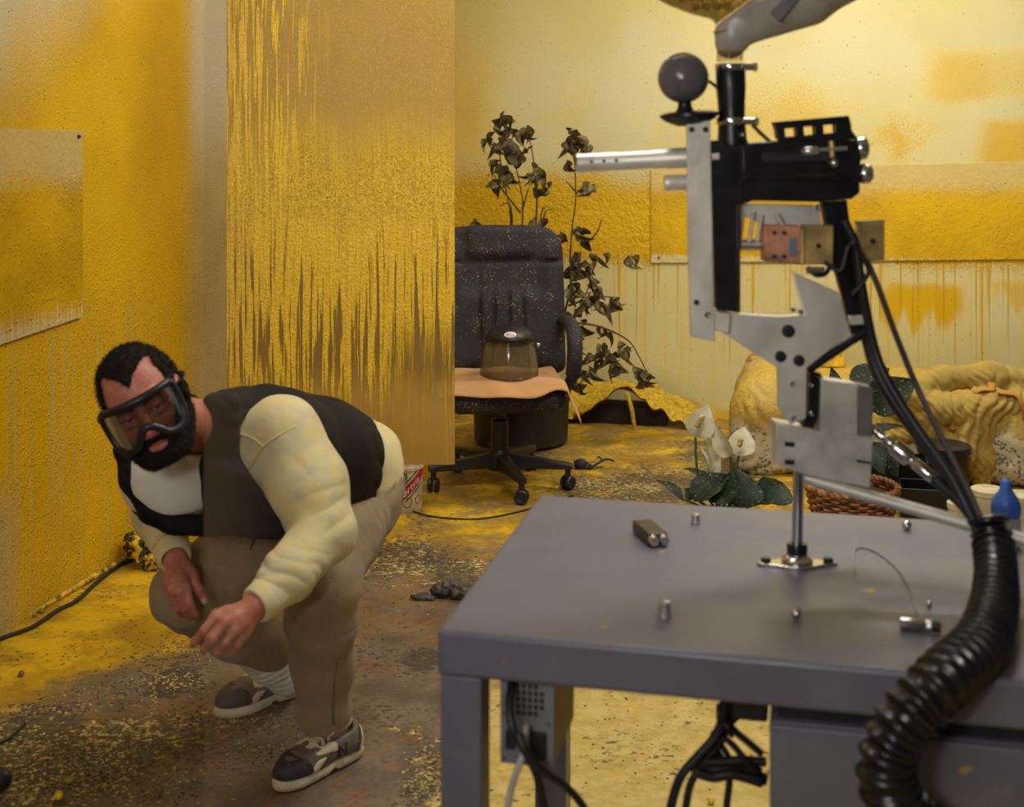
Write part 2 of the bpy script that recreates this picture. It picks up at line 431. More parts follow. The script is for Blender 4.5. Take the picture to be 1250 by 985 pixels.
def streak(t, a, z, fa=38., fz=1.3, det=3.):
    return t.noise(t.comb(t.mul(a, fa), t.mul(z, fz), 0.), 1., det, .55)
def mat_left_wall():
    t = T('left_wall_paint'); c = t.co(); x, y, z = t.sep(c); v = t.mul(y, -1.)
    wob = t.mul(t.sub(t.noise(c, 2.5, 3.), .5), .5); fine = t.sub(t.noise(c, 160., 2.), .5)
    amt = t.sm(t.add(v, t.add(t.mul(fine, .6), t.mul(wob, .10))), 2.32, 2.42)
    pale = t.sub(t.sub(z, 1.55), t.mul(t.sub(3.62, v), .66))
    amt = t.mul(amt, t.sm(t.add(pale, t.add(wob, t.mul(fine, .35))), -.1, .55, 1., .12))
    s = streak(t, v, z, 55., .8); low = t.sm(t.add(z, t.mul(wob, .5)), 1.05, .75)
    amt = t.mul(amt, t.sub(1., t.mul(t.mul(low, t.sm(s, .46, .66)), .62)))
    amt = t.mul(amt, t.sub(1., t.mul(t.sm(v, 3.50, 3.66), t.sm(z, .55, .30))))
    deep = t.sm(t.noise(c, 2.0, 3.), .35, .7)
    col = t.mix(t.mul(deep, .6), (.70, .41, .003, 1), (.52, .285, .002, 1))
    col = t.mix(amt, t.mix(t.sm(z, 1.3, 1.8), t.mix(t.sm(t.noise(c, 3.), .3, .7), L(176, 150, 84), L(190, 166, 104)), L(206, 194, 164)), col)
    sp = t.sm(t.vor(c, 42.), .17, .10); spm = t.sm(t.noise(c, 11.), .50, .58)
    col = t.mix(t.mul(t.mul(sp, spm), .8), col, L(96, 62, 18))
    edge = t.box(v, 2.36, 2.56, .07)
    spe = t.mul(t.sm(t.vor(c, 70.), .22, .12), edge)
    col = t.mix(t.mul(spe, .55), col, L(110, 68, 10))
    blob = t.mul(t.mul(t.sm(t.vor(c, 75.), .4, .1), t.sm(t.noise(c, 30.), .45, .6)), t.sm(z, 1.35, 1.0))
    h = t.add(t.mul(t.noise(c, 70., 4.), .45), t.add(t.mul(blob, .7), t.mul(t.mul(s, low), .8)))
    t.pr(col, t.sm(amt, 0, 1, .6, .42), 0., t.bump(t.add(h, t.mul(t.noise(c, 150., 3.), .5)), .6, .014), Specular_IOR_Level=.28); return t.m
def mat_back_wall():
    t = T('back_wall_paint'); c = t.co(); x, y, z = t.sep(c)
    wob = t.mul(t.sub(t.noise(c, 3., 4.), .5), .32); fine = t.sub(t.noise(c, 90., 3.), .5)
    band = t.mul(t.sm(t.add(z, t.add(wob, t.mul(fine, .1))), .80, .95), t.sm(t.add(z, t.add(wob, t.mul(fine, .3))), 1.22, 1.42, 1., 0.))
    s = streak(t, x, z, 66., .5); s2 = streak(t, x, z, 40., .4)
    drip = t.mul(t.sm(t.add(s, t.mul(t.sub(z, .85), .22)), .55, .63), t.sm(z, .92, .86))
    run = t.mul(t.mul(t.sm(s2, .48, .70), .36), t.sm(t.add(z, wob), .98, .84))
    pn = t.noise(t.vscale(c, (1, 1, 1)), 2.3, 3.); up = t.sm(z, 1.25, 1.45)
    patch = t.mul(t.mul(t.sm(t.add(pn, t.mul(fine, .35)), .50, .72), up), .55)
    patch = t.mul(patch, t.sm(z, 2.15, 1.75))
    lf = t.mul(t.sm(t.add(x, t.mul(wob, 1.)), .95, .35), t.sm(z, 2.3, 1.7, .35, .75))
    wobx = t.mul(t.sub(streak(t, x, z, 16., .5), .5), .45)
    pt = t.mul(t.mul(t.box(t.add(x, t.mul(wob, .6)), 2.82, 3.22, .05), t.sm(t.add(z, wobx), .50, .62)), t.sm(t.add(z, t.mul(wob, .4)), .80, .72))
    pt2 = t.mul(t.mul(t.box(t.add(x, t.mul(wob, .5)), 3.36, 3.75, .04), t.sm(t.add(z, wobx), .62, .70)), t.sm(z, .82, .76))
    pt3 = t.mul(t.box(t.add(x, wob), 2.0, 2.55, .15), t.box(t.add(z, t.mul(wob, .8)), 1.33, 1.9, .1))
    pt4 = t.mul(t.box(t.add(x, t.mul(wob, .5)), 3.30, 3.9, .08), t.box(t.add(z, t.mul(wob, .6)), 1.38, 1.63, .05))
    pt5 = t.mul(t.box(t.add(x, t.mul(wob, .8)), 3.05, 3.7, .12), t.box(t.add(z, t.mul(wob, .6)), 1.74, 2.0, .06))
    low = t.sm(t.add(z, wob), .12, .0)
    amt = band
    for q, k in ((drip, .8), (run, .9), (patch, 1.), (lf, .75), (pt, .75), (pt2, .55), (low, .9), (t.mul(pt3, t.sm(t.add(pn, fine), .35, .6)), .5), (pt4, .6), (pt5, .45)):
        amt = t.M('MAXIMUM', amt, t.mul(q, k))
    dust = t.add(t.mul(t.sm(t.noise(c, 150., 3.), .50, .66), .34), t.mul(t.sm(t.noise(c, 1.1, 2.), .3, .65), .26))
    amt = t.M('MINIMUM', t.add(amt, dust), 1.)
    col = t.mix(t.noise(c, 4.), (.76, .47, .010, 1), (.64, .37, .005, 1))
    col = t.mix(t.sm(amt, .75, .35), col, (.80, .60, .07, 1))
    col = t.mix(amt, t.mix(t.sm(t.noise(c, 1.4, 3.), .35, .65), L(206, 196, 142), L(214, 206, 164)), col)
    sp = t.mul(t.sm(t.vor(c, 30.), .12, .07), t.sm(t.noise(c, 9.), .47, .55))
    col = t.mix(t.mul(sp, .8), col, L(104, 74, 30))
    blob = t.mul(t.mul(t.sm(t.vor(c, 62.), .42, .1), t.sm(t.noise(c, 22., 3.), .42, .6)), band)
    h = t.add(t.add(t.mul(blob, .9), t.mul(t.mul(t.noise(c, 34., 4.), band), 1.5)), t.add(t.mul(drip, .6), t.mul(t.noise(c, 60., 3.), .15)))
    t.pr(col, t.sm(amt, 0, 1, .6, .40), 0., t.bump(h, .55, .02), Specular_IOR_Level=.3); return t.m
def mat_board(name, z0, z1, zt, drip_h, pale=(214, 198, 140), ya=(.74, .45, .008, 1), yb=(.58, .34, .006, 1)):
    """painted board: pale top, thick yellow middle, short drips over a bare lower edge"""
    t = T(name); c = t.co(); x, y, z = t.sep(c); a = t.add(x, y)
    wob = t.mul(t.sub(t.noise(c, 3., 4.), .5), .25); fine = t.sub(t.noise(c, 120., 3.), .5)
    top = t.sm(t.add(z, t.add(t.mul(wob, .4), t.mul(fine, .22))), zt+.06, zt-.1)
    s = streak(t, a, z, 60., 1.); dr = t.sm(t.add(z, t.mul(t.sub(s, .5), drip_h*3.2)), z0+.01, z0+drip_h*.9)
    amt = t.mul(t.M('MAXIMUM', top, .38), dr)
    col = t.mix(t.sm(t.noise(c, 3., 3.), .3, .7), ya, yb)
    col = t.mix(amt, L(*pale), col)
    sp = t.mul(t.sm(t.vor(c, 36.), .12, .06), t.sm(t.noise(c, 8.), .45, .55))
    col = t.mix(t.mul(sp, .75), col, L(96, 66, 24))
    h = t.add(t.mul(t.noise(c, 40., 4.), .9), t.mul(t.mul(t.sm(t.vor(c, 66.), .42, .1), t.mul(top, t.sm(t.noise(c, 22., 3.), .42, .6))), .7))
    t.pr(col, .45, 0., t.bump(h, .45, .012), Specular_IOR_Level=.25); return t.m

def plane_struct(name, pts, mat, origin, thick, rot=True):
    """slab in the room's own frame: pts are corner (x, y, z), thickness vector"""
    me = bpy.data.meshes.new(name); b = [Vector(p)+Vector(thick) for p in pts]
    me.from_pydata([Vector(p) for p in pts]+b, [], [(0, 1, 2, 3), (7, 6, 5, 4), (0, 4, 5, 1), (1, 5, 6, 2), (2, 6, 7, 3), (3, 7, 4, 0)])
    me.materials.append(mat); me.update()
    bm = bmesh.new(); bm.from_mesh(me); bmesh.ops.recalc_face_normals(bm, faces=bm.faces); bm.to_mesh(me); bm.free()
    o = bpy.data.objects.new(name, me); link(o); o.location = origin
    if rot: o.rotation_euler = (0, 0, -TA)
    o['kind'] = 'structure'; return o
HC = 3.0
MFLOOR = mat_floor()
floor = plane_struct('floor', [(-4.2, -1.2, 0), (5, -1.2, 0), (5, 8.2, 0), (-4.2, 8.2, 0)], MFLOOR, (0, 0, 0), (0, 0, -.05), rot=False)
wl = plane_struct('wall_left', [(0, -7.2, 0), (0, 0, 0), (0, 0, HC), (0, -7.2, HC)], mat_left_wall(), CORN, (-.1, 0, 0))
wb = plane_struct('wall_back', [(-.1, 0, 0), (5.4, 0, 0), (5.4, 0, HC), (-.1, 0, HC)], mat_back_wall(), CORN, (0, .1, 0))
ce = plane_struct('ceiling', [(-.1, -7.2, HC), (5.4, -7.2, HC), (5.4, .1, HC), (-.1, .1, HC)],
                  simple('ceiling_white', L(205, 200, 185), .8), CORN, (0, 0, .08))
# boards fixed flat on the walls
def board(name, u0, u1, z00, z01, z10, z11, on_left, mat, label, nails, dy=0.):
    """corner heights: z00/z01 bottom/top at the first end, z10/z11 at the second"""
    th = .012; o = thing(name, W(0, (u0+u1)/2, (z00+z01)/2) if on_left else W((u0+u1)/2, 0, (z00+z01)/2), label, 'board')
    Q = (lambda a, d, z: W(d, a, z)) if on_left else (lambda a, d, z: W(a, d, z))
    b = MB().hexa([Q(u0, .002, z00), Q(u1, .002, z10), Q(u1, .002+th, z10), Q(u0, .002+th, z00), Q(u0, .002, z01), Q(u1, .002, z11), Q(u1, .002+th, z11), Q(u0, .002+th, z01)])
    bo = b.build('panel', mat, None, origin=CORN, smooth=0, bevel=.0015)
    bo.data.transform(Matrix.Rotation(TA, 4, 'Z')); bo.parent = o; bo.location = CORN-o.location; bo.rotation_euler = (0, 0, -TA)
    bm = bmesh.new(); bm.from_mesh(bo.data); bmesh.ops.recalc_face_normals(bm, faces=bm.faces); bm.to_mesh(bo.data); bm.free()
    for (a, z) in nails:
        p = Q(a, .014, z); q = Q(a, .022, z)
        MB().cyl(p, q, .007, .005, 10).build('nail', simple('nail_dark', L(60, 52, 44), .4, .6), o)
board('painted_board', 3.20, 4.6, .93, 1.565, .86, 1.58, True, mat_board('left_board_paint', .9, 1.57, 1.44, .10, (196, 176, 126), (.60, .35, .003, 1), (.44, .245, .002, 1)),
      'pale board on the left wall, yellow paint sprayed over its middle with bare streaks below', [(3.23, 1.545)])
board('wide_painted_board', 1.577, 4.3, .845, 1.36, .93, 1.43, False, mat_board('back_board_paint', .87, 1.40, 1.30, .035),
      'long low board on the back wall behind the gun, caked with a yellow stripe', [(1.62, .875), (3.53, 1.39), (3.56, .95)])

# hanging sheet caked with drips
def mat_splatter():
    t = T('paint_caked_acrylic'); c = t.co(); x, y, z = t.sep(c)
    fine = t.noise(c, 210., 4., .65); wob = t.mul(t.sub(t.noise(c, 3., 3.), .5), .35)
    s = streak(t, x, z, 84., 3.0, 4.); s2 = streak(t, x, z, 30., 1.0, 3.); s3 = streak(t, x, z, 150., 4.2, 3.)
    zz = t.add(z, wob)
    speck = t.mul(t.mul(t.sm(fine, .50, .60), t.sm(zz, 1.05, 1.65, .85, .5)), t.sm(zz, 1.0, 1.15))           # fine spray above
    leftd = t.mul(t.sm(t.add(x, t.mul(wob, .4)), .46, .14, 0., 1.), t.sm(t.add(s, t.add(t.mul(s3, .3), t.mul(t.sm(x, .34, .0), .08))), .66, .72))     # drips along the left edge
    band = t.mul(t.sm(zz, 1.10, 1.26), t.sm(t.add(zz, t.mul(fine, .25)), 1.55, 1.85, .93, 0.))
    body = t.sm(t.add(t.add(t.mul(s, .62), t.mul(s2, .42)), t.mul(t.sub(z, .95), .16)), .455, .49)
    body = t.mul(body, t.sm(zz, 1.45, 1.2))
    rights = t.mul(t.sm(x, .52, .62), t.sm(z, .95, .75)); body = t.mul(body, t.sub(1., t.mul(rights, t.sm(s3, .35, .55))))
    foot = t.sm(t.add(z, t.mul(wob, .6)), .72, .55); body = t.mul(body, t.sub(1., t.mul(foot, .6)))
    amt = t.M('MAXIMUM', t.M('MAXIMUM', speck, leftd), t.M('MAXIMUM', t.mul(band, t.sm(fine, .30, .52, .7, 1.)), body))
    ht = t.add(t.mul(amt, 1.), t.add(t.mul(t.noise(c, 95., 3.), .5), t.mul(s3, .4)))
    nm = t.bump(ht, .75, .008)
    pc = t.mix(t.sm(t.add(fine, t.mul(s, .4)), .55, .85), (.66, .36, .014, 1), (.90, .60, .03, 1))
    paint = t.pr(pc, .24, 0., nm, link=False)
    fa = t.sm(t.add(z, t.mul(t.noise(t.comb(t.mul(x, 70.), t.mul(z, 1.5), 0.), 1., 3.), .8)), .9, 1.5, .66, .90)
    tr = t.n('BsdfTransparent').outputs[0]
    film = t.n('BsdfTranslucent'); film.inputs[0].default_value = L(222, 184, 86)
    gap = t.mul(t.sm(z, 1.30, 1.12), t.sm(t.add(z, wob), .62, .80))
    df = t.pr(t.mix(t.mul(gap, .75), t.mix(t.noise(c, 6., 4.), L(186, 148, 66), L(214, 178, 96)), L(112, 88, 48)), .3, 0., t.bump(t.noise(c, 200., 2.), .3, .004), link=False)
    back = t.mixsh(.35, df, film.outputs[0], link=False)
    under = t.mixsh(fa, tr, back, link=False)
    t.mixsh(amt, under, paint); return t.m
Ys = 4.5
pa, pb = P(277, 567, Ys), P(555, 567, Ys)
sh = MB(); wS = (pb-pa).length
sheet = thing('paint_sheet', (pa.x+wS/2, Ys, pa.z), 'hanging clear sheet caked with yellow paint drips behind the crouching man', 'sheet')
so = MB().box((wS/2, 0, (2.985-pa.z)/2), (wS, .005, 2.985-pa.z)).build('sheet_panel', mat_splatter(), None, smooth=0)
# the panel's own frame has z measured from the floor
so.data.transform(Matrix.Translation((0, 0, pa.z))); so.parent = sheet; so.location = (-wS/2, 0, -pa.z)
for i in (.06, wS-.06):
    MB().box((pa.x+i, Ys, 2.97), (.05, .02, .06)).build('hanging_clip', simple('zinc', L(150, 148, 140), .4, .8), sheet, bevel=.002)

# added clear screen before the man, reflected haze painted into its film
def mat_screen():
    t = T('painted_haze_acrylic'); c = t.co(); x, y, z = t.sep(c)
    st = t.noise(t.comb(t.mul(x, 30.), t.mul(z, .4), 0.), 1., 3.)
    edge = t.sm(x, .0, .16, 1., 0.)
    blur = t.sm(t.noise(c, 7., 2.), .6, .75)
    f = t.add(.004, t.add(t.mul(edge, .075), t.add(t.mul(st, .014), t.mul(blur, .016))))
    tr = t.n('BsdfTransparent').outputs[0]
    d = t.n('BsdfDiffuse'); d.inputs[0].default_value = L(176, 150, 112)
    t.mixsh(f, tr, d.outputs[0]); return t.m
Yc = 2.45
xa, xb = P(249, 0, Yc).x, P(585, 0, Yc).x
scr = thing('haze_screen', ((xa+xb)/2, Yc, 0), 'added clear screen with painted haze beside the grey bench, before the man', 'screen')
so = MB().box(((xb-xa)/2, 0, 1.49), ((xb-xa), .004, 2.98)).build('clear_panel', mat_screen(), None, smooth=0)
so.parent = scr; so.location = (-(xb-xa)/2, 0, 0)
# ------------------------------------------------------------------ the crouching man
def cloth_mat(name, col, dust=None, dustamt=.0, rough=.85, weave=700., dark=.75, sheen=.12):
    t = T(name); c = t.co()
    n = t.noise(c, 6., 5.); d = t.noise(c, 24., 6., .65)
    base = t.mix(t.sm(n, .3, .7), tuple(v*dark for v in col[:3])+(1,), col)
    if dust:
        base = t.mix(t.mul(t.sm(d, .35, .68), dustamt), base, dust)
        base = t.mix(t.mul(t.sm(t.noise(c, 240., 2.), .66, .7), .6), base, (.70, .46, .06, 1))
    h = t.add(t.mul(t.noise(c, weave, 2.), .3), t.add(t.mul(t.noise(c, 60., 3.), .35), t.mul(t.noise(t.vscale(c, (1, 1, .6)), 16., 3., .5, 1.2), 1.2)))
    t.pr(base, rough, 0., t.bump(h, .35, .012), Sheen_Weight=sheen, Specular_IOR_Level=.2); return t.m
M_SHIRT = cloth_mat('cream_fleece', L(222, 210, 168), L(222, 196, 108), .62, .9)
M_TEE = cloth_mat('white_jersey', L(226, 222, 208), None, 0., .9, 900., .9)
M_VEST = cloth_mat('black_vest_cloth', L(18, 13, 20), None, 0., .7, 600., .8, 0.)
M_PANTS = cloth_mat('khaki_twill', L(150, 130, 104), L(160, 132, 80), .3, .88)
def skin_mat():
    t = T('skin'); c = t.co(); n = t.noise(c, 30., 4.); f = t.noise(c, 260., 3.)
    col = t.mix(t.sm(n, .35, .65), L(190, 122, 98), L(172, 98, 80))
    t.pr(col, .5, 0., t.bump(t.add(f, t.mul(t.noise(c, 90., 3.), .6)), .2, .003), Subsurface_Weight=.12, Subsurface_Radius=(.012, .005, .003), Subsurface_Scale=.5)
    return t.m
M_SKIN = skin_mat()
def hair_mat():
    t = T('dark_hair'); c = t.co(); n = t.noise(t.vscale(c, (1, 1, .35)), 420., 3.)
    t.pr(t.mix(n, (.006, .004, .003, 1), (.022, .015, .011, 1)), .7, 0., t.bump(n, .9, .004), Specular_IOR_Level=.15); return t.m
M_HAIR = hair_mat()

person = thing('person', FL(375, 905), 'bearded man in black vest and cream sweatshirt crouching, wearing clear goggles', 'person')

# head frame
F_ = Vector((.23, -.95, -.10)).normalized(); U_ = Vector((-.43, -.10, .90))
U_ = (U_-F_*U_.dot(F_)).normalized(); X_ = U_.cross(F_)*-1.0
X_ = F_.cross(U_)            # the wearer's right-hand side points to the picture's left
HO = P(177, 492, 2.70)
HR = np.array([list(X_), list(F_), list(U_)]).T.astype(np.float32)     # columns: side, forward, up
HS = .94
def H(x, y, z): return Vector(HO+(X_*x+F_*y+U_*z)*HS)
def headops(S, off=0., full=True):
    r = lambda *a: [v*HS+off for v in a]
    S.el(H(0, -.018, .038), r(.078, .098, .088), HR, .02)
    S.el(H(0, .024, -.030), r(.063, .070, .090), HR, .03)
    S.el(H(0, .040, -.085), r(.048, .046, .040), HR, .03)
    S.rc(H(-.008, .076, -.103), H(.008, .076, -.103), .016*HS+off, k=.02)
    for s_ in (-1, 1):
        S.rc(H(s_*.062, -.005, -.055), H(s_*.030, .055, -.100), .020*HS+off, .018*HS+off, .03)
        S.el(H(s_*.044, .062, -.028), r(.024, .022, .024), HR, .02)
    S.rc(H(-.036, .078, .020), H(.036, .078, .020), .014*HS+off, k=.018)
    if full:
        for s_ in (-1, 1):
            S.el(H(s_*.032, .100, .002), r(.021, .020, .014), HR, .012, 's')
            S.el(H(s_*.032, .079, .010), r(.019, .016, .008), HR, .006)
            S.el(H(s_*.032, .078, -.008), r(.019, .015, .006), HR, .006)
    S.rc(H(0, .090, .008), H(0, .112, -.034), .008*HS+off, .0125*HS+off, .012)
    for s_ in (-1, 1):
        S.el(H(s_*.012, .102, -.040), r(.0095, .012, .009), HR, .007)
        if full:
            S.el(H(s_*.080, -.008, -.004), r(.010, .022, .033), HR, .006)
            S.el(H(s_*.088, -.004, .000), r(.006, .012, .020), HR, .004, 's')
    if full:
        S.rc(H(-.018, .088, -.066), H(.018, .088, -.066), .0065*HS, k=.007)
        S.rc(H(-.015, .087, -.077), H(.015, .087, -.077), .0075*HS, k=.007)
        S.el(H(0, .100, -.0715), r(.022, .012, .0018), HR, .003, 's')
    return S

# joints
LS, RS = P(345, 530, 2.97), P(198, 566, 3.07)
LE, RE = P(396, 650, 2.88), P(192, 630, 3.27)
LWr, RWr = P(313, 738, 2.70), P(214, 681, 3.05)
LH_, RH_ = Vector((-.415, 3.34, .635)), Vector((-.50, 3.46, .62))
LK, RK = P(392, 712, 3.03), P(228, 724, 3.22)
LA, RA = Vector((-.456, 3.235, .10)), P(348, 826, 3.56)

def handops(S, wr, mcp, pip, tips, thumb, rads=(.0098, .0102, .0098, .0088)):
    for i in range(4):
        S.rc(wr+(mcp[i]-wr)*.08, mcp[i], .016, .0118, .014)
    for i in range(3): S.rc(mcp[i]*.75+wr*.25, mcp[i+1]*.75+wr*.25, .011, k=.012)
    for i in range(4):
        m = mcp[i]; p_ = pip[i]; tp = tips[i]; r = rads[i]
        dip = p_*.45+tp*.55+((p_-m).normalized())*.006
        S.rc(m, p_, r*1.1, r, .006); S.rc(p_, dip, r*1.02, r*.88, .004); S.rc(dip, tp, r*.9, r*.74, .004)
    S.rc(wr*.8+thumb[0]*.2, thumb[1], .017, .014, .014); S.rc(thumb[1], thumb[2], .0125, .0108, .006); S.rc(thumb[2], thumb[3], .0112, .0085, .004)
    S.rc(wr, thumb[1], .018, .012, .014)
lh = dict(wr=LWr, mcp=[P(264, 751, 2.66), P(275, 760, 2.645), P(287, 768, 2.65), P(299, 773, 2.67)],
          pip=[P(249, 770, 2.645), P(260, 779, 2.63), P(275, 785, 2.64), P(290, 787, 2.665)],
          tips=[P(235, 787, 2.675), P(248, 793, 2.67), P(263, 798, 2.68), P(281, 798, 2.70)],
          thumb=[P(298, 748, 2.73), P(276, 758, 2.745), P(262, 770, 2.73), P(249, 779, 2.71)])
rh = dict(wr=RWr, mcp=[P(227, 716, 2.985), P(219, 721, 2.975), P(211, 720, 2.985), P(206, 714, 3.005)],
          pip=[P(232, 737, 2.975), P(225, 742, 2.975), P(217, 742, 2.995), P(211, 734, 3.02)],
          tips=[P(241, 752, 3.01), P(232, 753, 3.02), P(224, 750, 3.04), P(217, 744, 3.05)],
          thumb=[P(223, 692, 3.03), P(234, 703, 3.02), P(243, 720, 3.00), P(250, 734, 3.0)])
TORSO = [(P(430, 570, 3.38), .105), (P(385, 562, 3.24), .115), (P(330, 557, 3.12), .122), (P(285, 548, 3.04), .108)]
def torso(S, off=0., k=.05):
    S.chain([a for a, b in TORSO], [b for a, b in TORSO], k, off)
    S.rc(P(340, 548, 3.03), P(218, 577, 3.08), .100+off, .098+off, k)
    S.rc(LH_, RH_, .10+off, k=k)
    return S
NB = P(262, 524, 3.01)
S = torso(SDF())
S.rc(LS, RS, .055, k=.04)
for a, b, c_, r in ((LS, LE, LWr, 1), (RS, RE, RWr, 1)):
    S.rc(a, b, .052, .040, .03); S.rc(b, c_, .039, .026, .02)
for a, b, c_ in ((LH_, LK, LA), (RH_, RK, RA)):
    S.rc(a, b, .088, .058, .04); S.rc(b, b*.6+c_*.4, .052, .048, .03); S.rc(b*.6+c_*.4, c_, .046, .033, .03)
S.rc(H(0, -.055, -.050), NB, .050, .060, .02); headops(S); HEADOPS = list(S.ops)
handops(S, **lh); handops(S, **rh)
def wrinkle(V):
    # forehead lines and knuckles, only a whisper
    q = (V-np.array(HO))@HR/HS
    m = np.clip(1-np.abs(q[:, 2]-.058)/.03, 0, 1)*np.clip((q[:, 1]-.04)/.03, 0, 1)*(np.abs(q[:, 0]) < .05)
    return m*.0007*np.sin(q[:, 2]*760+3*vnoise(V, 40.))
body = sdfobj('body', S, .0032, M_SKIN, person, wrinkle, 1)

# eyes
M_EYE = simple('eye_white', L(214, 206, 196), .2, var=.03); M_IRIS = simple('iris_brown', L(52, 32, 20), .15, var=.2)
for s_ in (-1, 1):
    e = H(s_*.032, .0755, .002); eb = MB().ball(e, .0125*HS).build('eye', M_EYE, person, smooth=180)
    gz = (Vector((0, 0, EYE))-e).normalized()
    MB().lathe(e+gz*.0112*HS, gz, [(.0060, 0), (.0052, .0016), (.0022, .0022), (.0005, .0023)], 16).build('iris', M_IRIS, eb, smooth=180)
# lips a little redder than the skin
M_LIP = simple('lips', L(150, 70, 66), .45, var=.15, vs_=60)
SL = SDF(); SL.rc(H(-.017, .0885, -.0662), H(.017, .0885, -.0662), .0060, k=.004); SL.rc(H(-.014, .0878, -.0768), H(.014, .0878, -.0768), .0070, k=.004)
SL.el(H(0, .100, -.0715), [.022, .012, .0016], HR, .002, 's')
sdfobj('lips', SL, .0016, M_LIP, person, None, 1)
# hair: close-cropped shell, receding at the temples, with a tuft in front
def hq(p): return ((p-np.array(HO, np.float32))@HR)/HS
def hairclip(p):
    q = hq(p); x, y, z = np.abs(q[..., 0]), q[..., 1], q[..., 2]
    front = np.where(y > .0, .080+.10*np.clip(y-.03, 0, .2)*0+.55*np.clip(.032-np.abs(x-.044), 0, 1)-.020*(x < .016)*(1-x/.016), -.2)
    side = np.where(x > .058, .015+0*z, front)           # sideburns
    lim = np.where(y > -.005, np.where((x > .060) & (y < .035), -.02, front), np.where(y > -.06, -.005+.5*np.clip(-.02-y, 0, .03)*-1, -.055))
    return (lim-z)*.6
HRS = SDF(); HRS.el(H(0, -.018, .038), [v*HS+.006 for v in (.078, .098, .088)], HR, .02); HRS.el(H(0, -.03, .0), [v*HS+.005 for v in (.076, .085, .085)], HR, .02)
HRS.fn(hairclip, 'i', .012)
for s_ in (-1, 1): HRS.el(H(s_*.080, -.006, -.006), [.014, .022, .034], HR, .006, 's')
hair = sdfobj('hair', HRS, .003, M_HAIR, person, lambda V: .0016*vnoise(V, 150.)+.0022*vnoise(V, 60., 3), 1, largest=True)
def beardclip(p):
    q = hq(p); x, y, z = np.abs(q[..., 0]), q[..., 1], q[..., 2]
    lim = np.interp(x, [0, .006, .016, .028, .040, .052, .064, .075, .09], [-.0475, -.0465, -.047, -.054, -.060, -.044, -.018, .010, .014])
    mouth = (1-np.sqrt((x/.0215)**2+((z+.0725)/.0105)**2))*.012
    neck = np.where(y < .03, -.118-z-.6*(y-.03), -.128-z)
    return np.maximum(np.maximum(np.maximum(z-lim, mouth), -.010-y), neck)*.7
BS = SDF(); BS.ops = [((lambda p, f=f: f(p)-.0062), a_, b_+.006, m_, k_) if m_ == 'u' else ((lambda p, f=f: f(p)+.004), a_, b_, m_, k_) for f, a_, b_, m_, k_ in HEADOPS]; BS.fn(beardclip, 'i', .006)
sdfobj('beard', BS, .0026, M_HAIR, person, lambda V: .0014*vnoise(V, 220.)+.0012*vnoise(V, 90., 5), 1)
for s_ in (-1, 1):
    MB().tube([H(s_*.012, .097, .024), H(s_*.030, .094, .031), H(s_*.050, .078, .026)], [.0035, .0045, .002], 8).build('eyebrow', M_HAIR, person, smooth=180)
# short bristles round crown and beard edge, so that outlines are hairy
def bristles(name, obj, n, ln, seed):
    rg = np.random.default_rng(seed); me = obj.data; off = np.array(wpos(obj))
    vco = np.empty(len(me.vertices)*3); me.vertices.foreach_get('co', vco); vco = vco.reshape(-1, 3)+off
    vno = np.array([v.normal[:] for v in me.vertices]); idx = rg.choice(len(vco), n)
    vs_, fs = [], []
    for i in idx:
        p = vco[i]; d = vno[i]+rg.normal(0, .45, 3)+np.array(list(F_*.25-U_*.1)); d /= np.linalg.norm(d); q = p+d*ln*rg.uniform(.6, 1.2)
        a = np.cross(d, rg.normal(0, 1, 3)); a = a/np.linalg.norm(a)*.0007; b = np.cross(d, a)
        k = len(vs_); vs_ += [p+a, p-a*.5+b*.8, p-a*.5-b*.8, q]; fs += [(k, k+1, k+3), (k+1, k+2, k+3), (k+2, k, k+3)]
    o = meshobj(name, vs_, fs, M_HAIR, person, smooth=0); o['kind'] = 'stuff'; return o
bristles('hair_bristles', hair, 6000, .008, 3)
bristles('beard_bristles', bpy.data.objects['beard'], 3500, .006, 4)

# goggles
M_RUB = simple('goggle_rubber', L(22, 20, 23), .45, var=.2)
def lens_mat():
    t = T('goggle_lens'); tr = t.n('BsdfTransparent'); tr.inputs[0].default_value = (.60, .57, .55, 1)
    g = t.n('BsdfGlossy'); g.inputs['Roughness'].default_value = .12; g.inputs[0].default_value = (.8, .8, .8, 1)
    fr = t.n('Fresnel'); fr.inputs[0].default_value = 1.5
    t.mixsh(t.add(t.mul(fr.outputs[0], .8), .02), tr.outputs[0], g.outputs[0]); return t.m
gog = MB(); A0 = 62
def gpt(a, z, r=1.0, d=0.):    # a in degrees about the face; ellipse hugging the brow
    q = math.radians(a); return H(math.sin(q)*(.087*r), .046+math.cos(q)*(.074*r)+d, z)
def gout(kk):   # outline angle/height of frame
    up = [(a, .040+.003*math.cos(math.radians(a*1.3))) for a in range(-A0, A0+1, 8)]
    lo = [(A0+5, .020), (A0+4, -.014)]+[(a, z) for a, z in ((60, -.038), (48, -.052), (36, -.055), (24, -.050), (15, -.034), (8, -.022), (0, -.018), (-8, -.022), (-15, -.034), (-24, -.050), (-36, -.055), (-48, -.052), (-60, -.038))]+[(-A0-4, -.014), (-A0-5, .020)]
    return up+lo
ring = [gpt(a, z) for a, z in gout(0)]
rp = crom(ring+[ring[0]], 4)
frame = MB().tube(rp, .0082, 10).build('goggles', M_RUB, person, smooth=180)
ro = [gpt(a, z, .94, -.012) for a, z in gout(0)]; n_ = len(ring)
sk = MB().rings([crom([gpt(a, z, 1.02, .004) for a, z in gout(0)]+[ring[0]], 3), crom([gpt(a, z*1.02, .93, -.022) for a, z in gout(0)]+[gpt(*gout(0)[0], .93, -.022)], 3)], True, False)
sk.build('goggle_skirt', M_RUB, frame, smooth=60, solid=.004)
